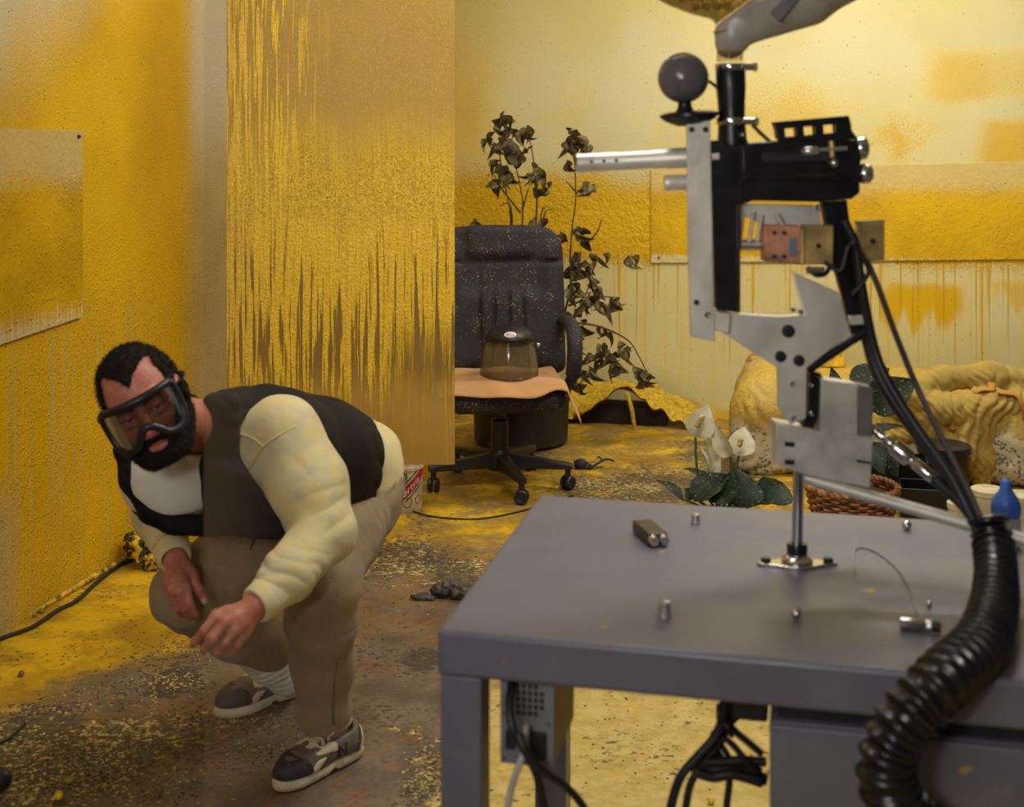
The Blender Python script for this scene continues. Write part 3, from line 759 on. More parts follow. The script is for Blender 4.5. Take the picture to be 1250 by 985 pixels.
# lens: curved sheet inside the outline
lv, lf = [], []; NA, NZ = 33, 8
out_up = lambda a: .040+.003*math.cos(math.radians(a*1.3))
lo_pts = sorted([(a, z) for a, z in gout(0) if z < .02]); la = [p[0] for p in lo_pts]; lz = [p[1] for p in lo_pts]
for i in range(NA):
    a = -A0-3+(2*A0+6)*i/(NA-1); z0 = float(np.interp(a, la, lz)); z1 = out_up(a)
    for j in range(NZ): lv.append(gpt(a, z0+(z1-z0)*j/(NZ-1), 1.0, 0.003))
for i in range(NA-1):
    for j in range(NZ-1): k = i*NZ+j; lf.append((k, k+NZ, k+NZ+1, k+1))
meshobj('lens', lv, lf, lens_mat(), frame, smooth=180)
M_VENT = simple('vent_grey', L(120, 112, 108), .5)
for a in (-36, 0, 34):
    MB().tube([gpt(a-7, .0445, 1.0, .005), gpt(a+7, .0445, 1.0, .005)], .0034, 8).build('vent', M_VENT, frame, smooth=180)
for a in (-58, -54, -50):   # amber baffles at the side
    MB().tube([gpt(a, -.008, .985), gpt(a+3, .010, .985)], .0018, 6).build('baffle', simple('amber', L(196, 150, 40), .4), frame, smooth=180)
st = [H(math.sin(math.radians(a))*.094, -.010+math.cos(math.radians(a))*(.098 if abs(a) > 90 else .118), .012-.01*abs(math.cos(math.radians(a)))) for a in range(70, 291, 10)]
MB().tube(st, .012, 8, True, .22).build('goggle_strap', M_RUB, frame, smooth=180)

# sweatshirt, tee, vest
def folds(V, amp, freq, axis, seed, warp=1.3):
    """soft cloth folds whose creases run across the given axis"""
    ax = np.array(axis)/np.linalg.norm(axis); t = V@ax
    ph = t*freq+warp*vnoise(V, 7., seed)*3.6+vnoise(V, 20., seed+1)*1.3
    return amp*(np.abs(np.sin(ph))**.8-.6)*np.clip(.55+1.1*vnoise(V, 11., seed+2), .05, 1)
sh = SDF(); torso(sh, .016)
spine = Vector((-.53, -.76, .40))
hemP = P(462, 572, 3.40)
sh.rc(P(440, 572, 3.385), P(415, 572, 3.34), .114, k=.04)
sh.clip(hemP, -spine, .012)
sh.rc(LS, P(374, 592, 2.93), .088, .086, .03); sh.rc(P(374, 592, 2.93), LE, .086, .066, .03)
sh.rc(LE, P(352, 702, 2.775), .066, .054, .025); sh.rc(P(352, 702, 2.775), P(326, 729, 2.725), .054, .042, .02)
sh.rc(RS, RE, .072, .056, .03); sh.rc(RE, P(209, 668, 3.09), .056, .043, .02)
NBu = (H(0, -.055, -.05)-NB).normalized()
sh.rc(NB-NBu*.03, NB+NBu*.2, .074, k=.01, mode='s')
def dsh(V):
    d = .0016*vnoise(V, 30.)+.003*vnoise(V, 12., 4)
    fa = LWr-LE; fa = np.array(fa)/fa.length; near = lambda c_, r: np.clip(1-np.linalg.norm(V-np.array(c_), axis=1)/r, 0, 1)
    d += (folds(V, .0035, 105., fa+np.array((.5, .2, -.2)), 11, 2.)+folds(V, .004, 55., fa+np.array((.3, -.2, .4)), 12, 2.))*np.clip(near(P(350, 702, 2.78), .20)*1.6, 0, 1)
    ua = LE-LS; d += folds(V, .0065, 75., np.array(ua), 15)*np.clip(near(P(395, 640, 2.88), .13)*1.5, 0, 1)
    d += folds(V, .010, 70., np.array(RWr-RE), 21)*np.clip(near(P(195, 620, 3.2), .30)*1.4, 0, 1)
    d += folds(V, .012, 60., (.4, .8, -.3), 25)*np.clip(near(P(465, 565, 3.36), .17)*1.5, 0, 1)
    return d
sweat = sdfobj('sweatshirt', sh, .0045, M_SHIRT, person, dsh, 2)
# ribbed cuffs and a shoulder seam
for a, b, r0, r1, dn in ((P(327, 728, 2.727), P(311, 740, 2.70), .041, .0375, 0), (P(209, 669, 3.085), P(214, 683, 3.045), .043, .037, 1)):
    ax_ = (b-a); L_ = ax_.length
    MB().lathe(a, ax_, [(r0*.6, -.004), (r0, 0), (r0*1.04, L_*.3), (r1*1.03, L_*.9), (r1*.96, L_), (r1*.85, L_*.98), (r1*.7, L_*.6)], 28).build('cuff', M_SHIRT, sweat, smooth=180)
M_SEAM = simple('seam_thread', L(196, 176, 116), .9)
def surf_line(pts, S_, r):   # lay a cord on the blended surface
    out = []
    for p in crom(pts, 6):
        q = np.array([[list(p)]], np.float32)
        for _ in range(6):
            e = .002; d = S_.ev(q, q[:, 0], .02)[0, 0]
            g = np.array([S_.ev(q+np.array(v, np.float32)*e, q[:, 0], .02)[0, 0]-d for v in ((1, 0, 0), (0, 1, 0), (0, 0, 1))])/e
            q = q-(g/(np.linalg.norm(g)+1e-6)*d*.9).astype(np.float32)
        out.append(Vector(q[0, 0].tolist()))
    return out
MB().tube(surf_line([P(284, 527, 2.9), P(300, 536, 2.88), P(317, 547, 2.87)], sh, 0), .0030, 6).build('seam', M_SEAM, sweat, smooth=180)
MB().tube(surf_line([P(293, 592, 2.9), P(302, 568, 2.88), P(318, 546, 2.87), P(340, 530, 2.87), P(362, 520, 2.9)], sh, 0), .0028, 6).build('seam', M_SEAM, sweat, smooth=180)

te = SDF(); te.rc(P(330, 549, 3.0), P(205, 577, 3.05), .105, .112, .03); te.rc(NB, P(215, 585, 3.0), .085, .10, .04)
te.rc(NB-NBu*.03, NB+NBu*.2, .066, k=.012, mode='s')
te.clip(P(262, 560, 2.9), (1, 0, .1), .01); te.clip(NB+Vector((0, .01, 0)), (0, 1, .6), .01); te.clip(P(200, 632, 2.95), (.1, .1, -1), .02)
tee = sdfobj('t_shirt', te, .004, M_TEE, person, lambda V: folds(V, .006, 60., (.8, .2, .5), 31)+.002*vnoise(V, 25.), 2)
cen = NB-NBu*.006; a1 = NBu.orthogonal().normalized()
MB().tube([cen+(a1*math.cos(q)+NBu.cross(a1)*math.sin(q))*.066+NBu*.010*math.cos(q+1) for q in np.linspace(0, 2*math.pi, 40)], .0085, 8).build('collar', M_TEE, tee, smooth=180)

ve = torso(SDF(), .031)
ve.rc(P(268, 498, 2.96), P(322, 490, 3.04), .036, .034, .03)
ve.clip(P(424, 575, 3.34), -spine+Vector((.25, 0, 0)), .012)
ve.fn(lambda p: (p[..., 2]-1.05)*.5+0*p[..., 0], 'i')
# open front: clear the chest strip where the tee shows
ve.bx(P(206, 590, 2.95), (.075, .17, .20), .03, None, .02, 's')
ve.rc(NB-NBu*.04, NB+NBu*.22, .078, k=.012, mode='s')
ve.bx(P(271, 532, 2.915), (.040, .030, .095), .022, None, .02)
ve.bx(P(302, 610, 2.905), (.094, .034, .080), .024, Matrix.Rotation(.10, 3, 'Y'), .03)
ve.chain([P(233, 492, 3.04), P(185, 515, 3.03), P(158, 548, 3.0), P(165, 585, 2.97), P(187, 619, 2.95), P(216, 640, 2.94), P(262, 643, 2.92)], [.022, .028, .031, .033, .033, .027, .022], .02)
ve.clip(P(300, 659, 2.9), (-.02, 0, -1), .01)
ve.clip(P(247, 560, 2.9), (-1, .0, 0), .006) if False else None
# armhole
ve.rc(LS+Vector((.0, -.03, -.01)), P(400, 620, 2.84), .094, .10, .015, 's')
ve.rc(RS, RE, .066, .06, .015, 's')
vest = sdfobj('vest', ve, .0045, M_VEST, person, lambda V: .0025*vnoise(V, 18.)+folds(V, .005, 45., (.5, .3, .8), 41), 2)
MB().tube([P(308, 650, 2.87), P(310, 660, 2.866), P(306, 670, 2.866)], [.012, .014, .006], 8, True, .3).build('vest_strap', M_VEST, vest, smooth=180)
# trousers
pa_ = SDF(); pa_.rc(LH_, RH_, .118, k=.05); pa_.rc(P(437, 588, 3.36), P(425, 580, 3.36), .110, k=.04)
pa_.clip(P(446, 574, 3.37), spine, .012)
pa_.rc(LH_+Vector((.0, 0, -.01)), LK, .122, .084, .05)
pa_.chain([LK, P(392, 755, 3.08), P(394, 810, 3.17), P(396, 862, 3.225), P(399, 878, 3.24)], [.084, .080, .074, .062, .059], .03)
pa_.rc(RH_, RK, .122, .086, .05); pa_.rc(LH_*.6+LK*.4, RH_*.55+RK*.45, .085, .09, .06)
pa_.chain([RK, P(288, 764, 3.36), P(329, 788, 3.47)], [.084, .082, .070], .03)
def dpa(V):
    near = lambda c_, r: np.clip(1.5*(1-np.linalg.norm(V-np.array(c_), axis=1)/r), 0, 1)
    d = .002*vnoise(V, 25.)+.004*vnoise(V, 9., 3)
    d += folds(V, .012, 70., (0, .2, 1), 51)*near(P(415, 725, 3.08), .13)
    d += folds(V, .009, 60., (0, .1, 1), 53)*near(P(393, 868, 3.24), .11)
    d += folds(V, .011, 55., (.5, .5, .7), 55)*near(P(470, 600, 3.35), .22)
    d += folds(V, .009, 50., (.6, .3, .7), 57)*near(P(240, 755, 3.25), .2)
    d += folds(V, .005, 40., (.3, .6, .8), 59)*near(P(310, 690, 3.2), .2)
    return d
pants = sdfobj('trousers', pa_, .0045, M_PANTS, person, dpa, 2)
MB().tube(surf_line([P(470, 640, 3.3), P(440, 690, 3.2), P(405, 735, 3.05), P(402, 800, 3.1), P(400, 870, 3.2)], pa_, 0), .0018, 5).build('trouser_seam', simple('khaki_thread', L(110, 92, 70), .9), pants, smooth=180)
hr = .060
MB().tube([Vector((P(399, 877, 3.24).x+math.cos(q)*hr, 3.24+math.sin(q)*hr, P(399, 877, 3.24).z-.008+.006*math.cos(q*2))) for q in np.linspace(0, 2*math.pi, 36)], .0048, 8).build('trouser_hem', M_PANTS, pants, smooth=180)
# sock
sk_ = SDF(); sk_.chain([RK*.42+RA*.58, RK*.2+RA*.8, RA], [.054, .049, .050], .03)
sdfobj('sock', sk_, .004, M_TEE, person, lambda V: folds(V, .003, 160., (.15, .3, -.9), 61), 1)

# running shoes
M_SHG = simple('shoe_grey_mesh', L(104, 90, 80), .75, var=.2, bump=.3, speck=.5, speckcol=(.5, .4, .2, 1))
M_SHC = simple('shoe_cream', L(206, 192, 158), .6, var=.15, bump=.15, speck=.3)
M_SHD = simple('shoe_navy', L(34, 32, 40), .55, var=.25, bump=.3, speck=.35, speckcol=(.62, .52, .30, 1), scale=120)
M_LACE = simple('lace_cream', L(196, 182, 158), .85)
def shoe(heel, toe, side):
    d = (toe-heel); L_ = d.length; fy = d.normalized(); fx = fy.cross(Vector((0, 0, 1))).normalized(); k = L_/.29
    R = np.array([list(fx), list(fy), [0, 0, 1]]).T
    q = lambda x, y, z: heel+fx*x*k+fy*y*k+Vector((0, 0, z*k+.003))
    so = SDF()
    for x, y, w_ in ((0, .045, .034), (-.002*side, .10, .033), (.004*side, .16, .040), (.008*side, .205, .044), (.006*side, .232, .034)):
        so.el(q(x, y, .017), (w_*1.05*k, .055*k, .030*k), R, .02)
    so.clip(q(0, .1, .030), (0, .05, 1), .006); so.clip(q(0, .1, .002), (0, 0, -1), .004)
    so.rc(q(-.06, .118, -.004), q(.06, .118, -.004), .014*k, k=.008, mode='s')
    shoe_o = sdfobj('shoe', so, .0028, M_SHC, person, lambda V: .0006*vnoise(V, 120.), 1)
    up = SDF()
    up.chain([q(0, .045, .055), q(0, .10, .058), q(.003*side, .16, .050), q(.006*side, .21, .040), q(.006*side, .246, .036)], [.036*k, .035*k, .038*k, .038*k, .034*k], .03)
    up.rc(q(0, .045, .045), q(0, .05, .085), .036*k, .034*k, .03); up.rc(q(0, .09, .075), q(0, .17, .052), .026*k, .022*k, .03)
    up.clip(q(0, .1, .030), (0, 0, -1), .004); up.clip(q(0, .05, .096), (0, -.18, 1), .006)
    up.rc(q(0, .062, .09), q(0, .055, .15), .030*k, k=.006, mode='s')
    sdfobj('upper', up, .0028, M_SHG, shoe_o, lambda V: .0007*vnoise(V, 70.), 1)
    def over(name, mat, *fns):
        c = SDF(); c.ops = [(lambda p, f=f: f(p)-.0028, a, (b+.003) if b else b, m, kk) if m == 'u' else (f, a, b, m, kk) for f, a, b, m, kk in up.ops]
        for f in fns: c.fn(f, 'i', .004)
        return sdfobj(name, c, .0028, mat, shoe_o, None, 1)
    hq_ = np.array(heel, np.float32); Rf = R.astype(np.float32)
    loc = lambda p: ((p-hq_)@Rf)/k
    over('toe_cap', M_SHD, lambda p: (.205+.35*(loc(p)[..., 2]-.04)-.25*np.abs(loc(p)[..., 0])-loc(p)[..., 1])*.8)
    over('side_panel', M_SHC, lambda p: (np.abs(loc(p)[..., 1]-.180+(loc(p)[..., 2]-.05)*1.1)-.016)*.7, lambda p: loc(p)[..., 2]-.062)
    over('lace_panel', M_SHC, lambda p: (np.abs(loc(p)[..., 1]-.150)-.036)*.8, lambda p: .066+.12*(loc(p)[..., 1]-.14)-loc(p)[..., 2]+.0*loc(p)[..., 0])
    over('heel_counter', M_SHC, lambda p: (loc(p)[..., 1]-.034+.35*(loc(p)[..., 2]-.03))*.8, lambda p: loc(p)[..., 2]-.088)
    over('panel_edge', M_SHD, lambda p: (np.abs(loc(p)[..., 1]-.155+(loc(p)[..., 2]-.05)*1.2)-.0045)*.7, lambda p: loc(p)[..., 2]-.075)
    over('collar_trim', M_SHD, lambda p: (np.abs(loc(p)[..., 1]-.048+.3*(loc(p)[..., 2]-.03))-.004)*.8)
    tg = SDF(); tg.rc(q(0, .085, .118), q(0, .135, .080), .020*k, .021*k, .01); tg.clip(q(0, .10, .094), (0, -.6, -1), .004); sdfobj('tongue', tg, .003, M_LACE, shoe_o, None, 1)
    for i in range(5):
        y = .108+i*.017; z = .107-i*.0095; w_ = .023-.0006*i
        pts = [q(-w_*1.1, y+.004, z-.012), q(-w_*.5, y, z+.002), q(w_*.5, y+.004, z+.002), q(w_*1.1, y-.002, z-.012)]
        MB().tube(crom(pts, 5), .0050*k, 8, True, .6).build('lace', M_LACE, shoe_o, smooth=180)
    for s_ in (-1, 1):
        pts = [q(0, .104, .110), q(s_*.016, .112, .120), q(s_*.032, .122, .104), q(s_*.018, .126, .096), q(0, .106, .108)]
        MB().tube(crom(pts, 5), .0028*k, 8).build('lace_bow', M_LACE, shoe_o, smooth=180)
    # letter on both flanks
    for s_ in (-1, 1):
        ex = fy*(-s_); ez = Vector((0, 0, 1)); nn = fx*s_
        c0 = q(.0425*s_, .100, .054)
        M_ = Matrix([[ex.x, ez.x*1., nn.x, c0.x], [ex.y, ez.y, nn.y, c0.y], [ex.z, ez.z, nn.z, c0.z], [0, 0, 0, 1]])
        if M_.to_3x3().determinant() < 0: M_ = M_@Matrix.Scale(-1, 4, (1, 0, 0))
        textmesh('N', .046*k, M_, M_SHD, 'letter_n', shoe_o, .004)
    return shoe_o
shoe(Vector((-.385, 3.285, 0)), Vector((-.556, 3.075, 0)), 1)
shoe(Vector((-.575, 3.655, 0)), Vector((-.795, 3.475, 0)), -1)
# thumb nails
M_NAIL = simple('nail', L(206, 150, 130), .35, var=.05)
for h_ in (rh,):
    a, b = h_['thumb'][2], h_['thumb'][3]; c0 = a*.15+b*.85
    to = (Vector((0, 0, EYE))-c0).normalized(); dirn = (b-a).normalized(); sd = dirn.cross(to).normalized(); nn = sd.cross(dirn)
    MB().lathe(c0+nn*.0072+sd*.001, nn, [(.0062, -.001), (.0058, .0012), (.003, .002), (.0004, .0022)], 14, True, 1.35, dirn).build('thumb_nail', M_NAIL, person, smooth=180)
# ------------------------------------------------------------------ things in the back of the room
def on(px, py, Y): return P(px, py, Y)
M_BLK = simple('black_plastic', L(27, 24, 26), .45, var=.2, speck=.55, speckcol=(.42, .30, .06, 1), scale=150)
M_LEA = simple('black_chair_cloth', L(31, 27, 33), .75, var=.25, bump=.25, speck=.75, speckcol=(.45, .33, .10, 1), scale=170)
M_CHR = simple('chrome', L(200, 198, 194), .18, 1., var=.05)

# office chair, facing the camera
cx, cy = -.054, 5.80
ch = thing('office_chair', (cx, cy, 0), 'black high-backed swivel office chair with a peach cloth on its seat, behind the hanging sheet', 'chair')
ca = .12; CX_ = Vector((math.cos(ca), math.sin(ca), 0)); CY_ = Vector((-math.sin(ca), math.cos(ca), 0)); CZ_ = Vector((0, 0, 1))
C_ = lambda x, y, z: Vector((cx, cy, 0))+CX_*x+CY_*y+CZ_*z
for k, an in enumerate((-72, 0-12, 62, 130, 200)):
    q = math.radians(an); d = Vector((math.cos(q), math.sin(q), 0)); s_ = d.cross(CZ_); c0 = Vector((cx, cy, 0))
    rs = []
    for r, w_, z0, z1 in ((.03, .028, .085, .150), (.15, .024, .088, .136), (.30, .019, .090, .118), (.325, .017, .088, .114)):
        rs.append([c0+d*r+s_*a+CZ_*z for a, z in ((-w_, z0), (w_, z0), (w_, z1-.008), (w_*.6, z1), (-w_*.6, z1), (-w_, z1-.008))])
    MB().rings(rs).build('base_leg', M_BLK, ch, smooth=30)
    cc = c0+d*.305+CZ_*.031
    cs = MB()
    hood = [cc+Vector((0, 0, .058)), cc+Vector((0, 0, .02))]
    cs.cyl(hood[0], hood[1], .013, .013, 10)
    cs.build('caster', M_BLK, ch)
    par = [o for o in bpy.data.objects if o.name.startswith('caster')][-1]
    tdir = Vector((math.cos(q+1.1), math.sin(q+1.1), 0)); wd = tdir.cross(CZ_)
    for e in (-1, 1):
        MB().lathe(cc+wd*e*.006, wd*e, [(.020, 0), (.030, .001), (.031, .012), (.026, .018), (.020, .018), (.012, .013), (.004, .014)], 20).build('wheel', M_BLK, par, smooth=40)
MB().lathe((cx, cy, 0), (0, 0, 1), [(.052, .075), (.055, .10), (.050, .15), (.044, .165), (.040, .17), (.038, .29), (.034, .295), (.024, .30), (.024, .40)], 24).build('gas_column', M_BLK, ch, smooth=35)
MB().box(C_(0, .02, .385), (.26, .22, .035), (CX_, CY_, CZ_)).build('tilt_plate', M_BLK, ch, bevel=.008)
SS = SDF(); RB = np.array([list(CX_), list(CY_), list(CZ_)]).T
SS.bx(C_(0, -.02, .435), (.255, .245, .045), .042, RB, .02); SS.rc(C_(-.19, -.245, .415), C_(.19, -.245, .415), .040, k=.05)
sdfobj('seat', SS, .008, M_LEA, ch, None, 3)
MB().box(C_(0, -.01, .395), (.46, .46, .03), (CX_, CY_, CZ_)).build('seat_pan', M_BLK, ch, bevel=.01)
# reclined back: pillows and seams are real relief
bk = SDF(); tilt = math.radians(9)
BU = CZ_*math.cos(tilt)+CY_*math.sin(tilt); BN = -CY_*math.cos(tilt)+CZ_*math.sin(tilt)
b0 = C_(.030, .20, .44); RB2 = np.array([list(CX_), list(BN), list(BU)]).T
bk.bx(b0+BU*.36, (.300, .045, .34), .044, RB2, .03)
bk.bx(b0+BU*.22, (.20, .055, .17), .05, RB2, .06); bk.bx(b0+BU*.62+BN*.022, (.165, .045, .082), .044, RB2, .02)
for s_ in (-1, 1): bk.rc(b0+BU*.08+CX_*s_*.235+BN*.02, b0+BU*.58+CX_*s_*.24+BN*.02, .050, .038, .05)
for xx in (-.10, -.035, .035, .10): bk.rc(b0+BU*.06+CX_*xx+BN*.062, b0+BU*.50+CX_*xx+BN*.050, .007, .007, .012, 's')
bk.rc(b0+BU*.525-CX_*.30+BN*.052, b0+BU*.525+CX_*.30+BN*.052, .008, k=.015, mode='s')
def topround(p):
    q = (p-np.array(b0, np.float32)); x = np.abs(q@np.array(CX_, np.float32)); z = q@np.array(BU, np.float32)
    return np.sqrt(np.clip(x-.160, 0, 1)**2+np.clip(z-.56, 0, 1)**2)-.142
bk.fn(topround, 'i', .02)
sdfobj('backrest', bk, .008, M_LEA, ch, lambda V: .002*vnoise(V, 14.), 2)
for s_ in (-1, 1):
    ar = [C_(s_*.29+.02, .17, .70), C_(s_*.295+.02, .06, .715), C_(s_*.295+.02, -.06, .70), C_(s_*.29+.02, -.15, .66), C_(s_*.285+.02, -.175, .58), C_(s_*.28+.02, -.15, .50), C_(s_*.27, -.10, .44), C_(s_*.20, -.06, .40)]
    MB().tube(crom(ar, 6), [.030]*6+[.034]*24+[.026]*(len(crom(ar, 6))-30), 12, True, .8).build('armrest', M_LEA, ch, smooth=180)

# peach cloth draped on the seat
M_PEACH = cloth_mat('peach_cloth', L(206, 156, 106), L(196, 140, 60), .3, .9)
def drape(name, fn, nu, nv, mat, parent=None, solid=.003, origin=None, **kw):
    vs_ = [fn(i/(nu-1), j/(nv-1)) for i in range(nu) for j in range(nv)]
    fs = [(i*nv+j, (i+1)*nv+j, (i+1)*nv+j+1, i*nv+j+1) for i in range(nu-1) for j in range(nv-1)]
    return meshobj(name, vs_, fs, mat, parent, smooth=180, solid=solid, origin=origin, **kw)
def seatcloth(u, v):
    x = -.30+.64*u; y = -.312+.455*v; z = .495+.004*math.sin(u*17+v*5)+.003*math.sin(v*23+u*9)
    e = max(0, x-.255); f = max(0, -.262-y)
    z -= e*1.5+f*.75; y -= f*.15+.012*(f > 0)*min(1, f/.02); x -= e*.35
    z += .020*math.exp(-((x-.20)/.05)**2)*max(0, math.sin(v*4+2.2))+.006*math.sin(u*40)*max(0, u-.75)*4
    y += .02*math.sin(u*9)*(1-v)
    return C_(x, y, z)
pc = drape('cloth', seatcloth, 60, 40, M_PEACH, None, .004, origin=C_(0, 0, .49))
tag(pc, 'creased peach cloth spread over the office chair seat, one corner hanging down', 'cloth')

# face shield on the cloth
fsb = C_(.035, -.09, .500)
fs_ = thing('face_shield', fsb, 'clear face shield with black crown guard standing on the peach cloth', 'face shield')
def visor_mat():
    t = T('visor_plastic'); tr = t.n('BsdfTransparent'); tr.inputs[0].default_value = (.72, .70, .66, 1)
    c = t.co(); d = t.n('BsdfDiffuse'); d.inputs[0].default_value = L(150, 128, 92)
    g = t.n('BsdfGlossy'); g.inputs['Roughness'].default_value = .1
    a = t.mixsh(t.add(.30, t.mul(t.sm(t.noise(c, 260., 2.), .66, .70), .5)), tr.outputs[0], d.outputs[0], link=False)
    fr = t.n('LayerWeight'); fr.inputs[0].default_value = .25
    t.mixsh(t.add(t.mul(fr.outputs['Fresnel'], .5), .03), a, g.outputs[0]); return t.m
vv, vf = [], []; NA, NZ = 30, 8
for i in range(NA):
    a = math.radians(-108+216*i/(NA-1))
    for j in range(NZ):
        h = j/(NZ-1); r = .128-.026*h**1.6; dip = -.012*abs(math.sin(a))**2*h
        vv.append(fsb+CX_*(math.sin(a)*r)-CY_*(math.cos(a)*r*1.05-.03)+CZ_*(.003+.172*h+dip-.0*h))
for i in range(NA-1):
    for j in range(NZ-1): k = i*NZ+j; vf.append((k, k+NZ, k+NZ+1, k+1))
meshobj('visor', vv, vf, visor_mat(), fs_, smooth=180, solid=.002)
cr = SDF(); cr.el(fsb+CZ_*.165+CY_*.0, (.104, .118, .062), RB, .01); cr.clip(fsb+CZ_*.162, (0, 0, -1), .004)
cr.el(fsb+CZ_*.155+CY_*.0, (.096, .110, .055), RB, .01, 's')
crown = sdfobj('crown_guard', cr, .005, M_BLK, fs_, None, 1)
MB().tube([fsb+CX_*(math.sin(a)*.104)-CY_*(math.cos(a)*.112-.012)+CZ_*(.172-.012*math.sin(a)**2) for a in np.linspace(-1.9, 1.9, 30)], .006, 8).build('crown_rim', M_BLK, crown, smooth=180)
M_WHT = simple('badge_white', L(226, 222, 214), .4); M_RED = simple('badge_red', L(170, 30, 30), .4)
fwd = -CY_; bc = fsb+fwd*.109+CZ_*.196-CX_*.012
nrm = (fwd+CZ_*.55).normalized(); ez = (CZ_-nrm*CZ_.dot(nrm)).normalized()
bd = MB().lathe(bc, nrm, [(.0135, 0), (.0135, .002), (.012, .003), (.0004, .0031)], 28, True, 1.95, CX_).build('badge', M_WHT, crown)
Mx = Matrix([[CX_.x, ez.x, nrm.x, 0], [CX_.y, ez.y, nrm.y, 0], [CX_.z, ez.z, nrm.z, 0], [0, 0, 0, 1]]); Mx.translation = bc+nrm*.0034
textmesh('BELL', .0175, Mx@Matrix.Diagonal((1.05, 1, 1, 1)), M_RED, 'badge_lettering', bd, .0005)
for a in (-.1, 1.0, -1.2):
    p = fsb+CX_*(math.sin(a)*.104)-CY_*(math.cos(a)*.109-.026)+CZ_*.166
    MB().ball(p, .006, 10, 6).build('rivet', M_CHR, fs_, smooth=180)
p = fsb+CX_*.118+CZ_*.135-CY_*.0; MB().lathe(p, CX_, [(.011, 0), (.011, .01), (.007, .014), (.0005, .0145)], 14).build('pivot_knob', M_CHR, fs_, smooth=40)

# planter and dead shrub
M_POT = simple('planter_black', L(40, 37, 34), .6, var=.25, bump=.2, speck=.5)
pl0 = P(636, 531, 6.62); pl0.z = 0
pot = thing('planter', pl0, 'black round planter on the floor behind the office chair', 'planter')
MB().lathe(pl0, (0, 0, 1), [(.20, 0), (.235, .02), (.245, .24), (.252, .25), (.255, .285), (.24, .285), (.225, .25), (.01, .245)], 36).build('pot_wall', M_POT, pot, smooth=35)
MB().lathe(pl0, (0, 0, 1), [(.228, .235), (.2, .252), (.1, .258), (.001, .26)], 24).build('soil', simple('soil', L(52, 40, 28), .95, var=.3, bump=.6, vs_=40), pot, smooth=180)
sr = thing('dead_shrub', pl0+Vector((0, 0, .25)), 'tall withered shrub with curled dark leaves rising from the planter behind the chair', 'plant')
M_TWIG = simple('twig', L(84, 66, 34), .85, var=.3, speck=.5)
def leafmat():
    t = T('withered_leaf'); c = t.co(); n = t.noise(c, 40., 4.)
    col = t.mix(t.sm(n, .3, .7), L(48, 40, 24), L(112, 94, 46))
    col = t.mix(t.mul(t.sm(t.noise(c, 90., 3.), .60, .66), .85), col, (.46, .32, .03, 1))
    t.pr(col, .7, 0., t.bump(n, .3, .004)); return t.m
M_DLEAF = leafmat()
K = lambda x, y, Y=6.5: P(560+x*.396, 110+y*.396, Y)
root_ = pl0+Vector((0, 0, .26))
stems = [
 [root_+Vector((-.06, 0, 0)), K(165, 430), K(150, 330), K(125, 190), K(132, 90)], [root_+Vector((-.03, .02, 0)), K(196, 420), K(190, 300), K(160, 180)],
 [root_+Vector((0, 0, 0)), K(238, 410), K(236, 290), K(228, 200), K(213, 130)], [K(190, 378), K(130, 300), K(108, 260)], [K(195, 370), K(216, 300)],
 [root_+Vector((.10, -.02, 0)), K(338, 640), K(344, 500), K(350, 420), K(360, 340), K(357, 220), K(345, 130)], [root_+Vector((.03, 0, 0)), K(255, 430), K(290, 362)],
 [root_+Vector((.02, .03, 0)), K(250, 420), K(268, 360)], [root_+Vector((-.08, .03, 0)), K(160, 400), K(125, 355)], [K(338, 665), K(380, 645), K(404, 600)], [K(338, 640), K(420, 635), K(495, 640)],
 [K(338, 715), K(430, 728), K(520, 770), K(560, 830), K(585, 880)], [K(335, 845), K(400, 832), K(470, 810)], [K(385, 478), K(425, 440), K(441, 398)], [K(358, 310), K(330, 280)], [K(350, 440), K(376, 420)], [K(360, 320), K(392, 290)]]
for st_ in stems:
    pts = crom([p if isinstance(p, Vector) else p for p in st_], 6); n = len(pts)
    MB().tube(pts, [.0065*(1-.65*i/n) for i in range(n)], 6).build('stem', M_TWIG, sr, smooth=180)
def leafmesh(name, ln, wd, curl, fold, mat, seed, rows=7, tip=1.15, wave=.0):
    rg = random.Random(seed); vs_, fs = [], []
    for i in range(rows):
        t_ = i/(rows-1); wv = wd*math.sin(math.pi*min(1, t_**.75))**.9*(1 if t_ < .98 else .2); ang = curl*t_
        y = ln*(math.sin(ang)/max(curl, 1e-3)); z = -ln*(1-math.cos(ang))/max(curl, 1e-3)
        for j, s_ in enumerate((-1, -.5, 0, .5, 1)):
            vs_.append((s_*wv*math.cos(fold*abs(s_)), y, z+abs(s_)*wv*math.sin(fold)+wave*math.sin(t_*9+s_*2)+rg.uniform(-1, 1)*ln*.025))
    for i in range(rows-1):
        for j in range(4): k = i*5+j; fs.append((k, k+1, k+6, k+5))
    me = bpy.data.meshes.new(name); me.from_pydata(vs_, [], fs); me.materials.append(mat); me.polygons.foreach_set('use_smooth', [True]*len(me.polygons)); me.update(); return me
LM = [leafmesh('withered_leaf', .085, .034, 1.6, .9, M_DLEAF, 1), leafmesh('withered_leaf', .070, .030, 2.3, 1.1, M_DLEAF, 2), leafmesh('withered_leaf', .100, .030, 1.1, 1.2, M_DLEAF, 3), leafmesh('withered_leaf', .065, .034, 2.0, .5, M_DLEAF, 4)]
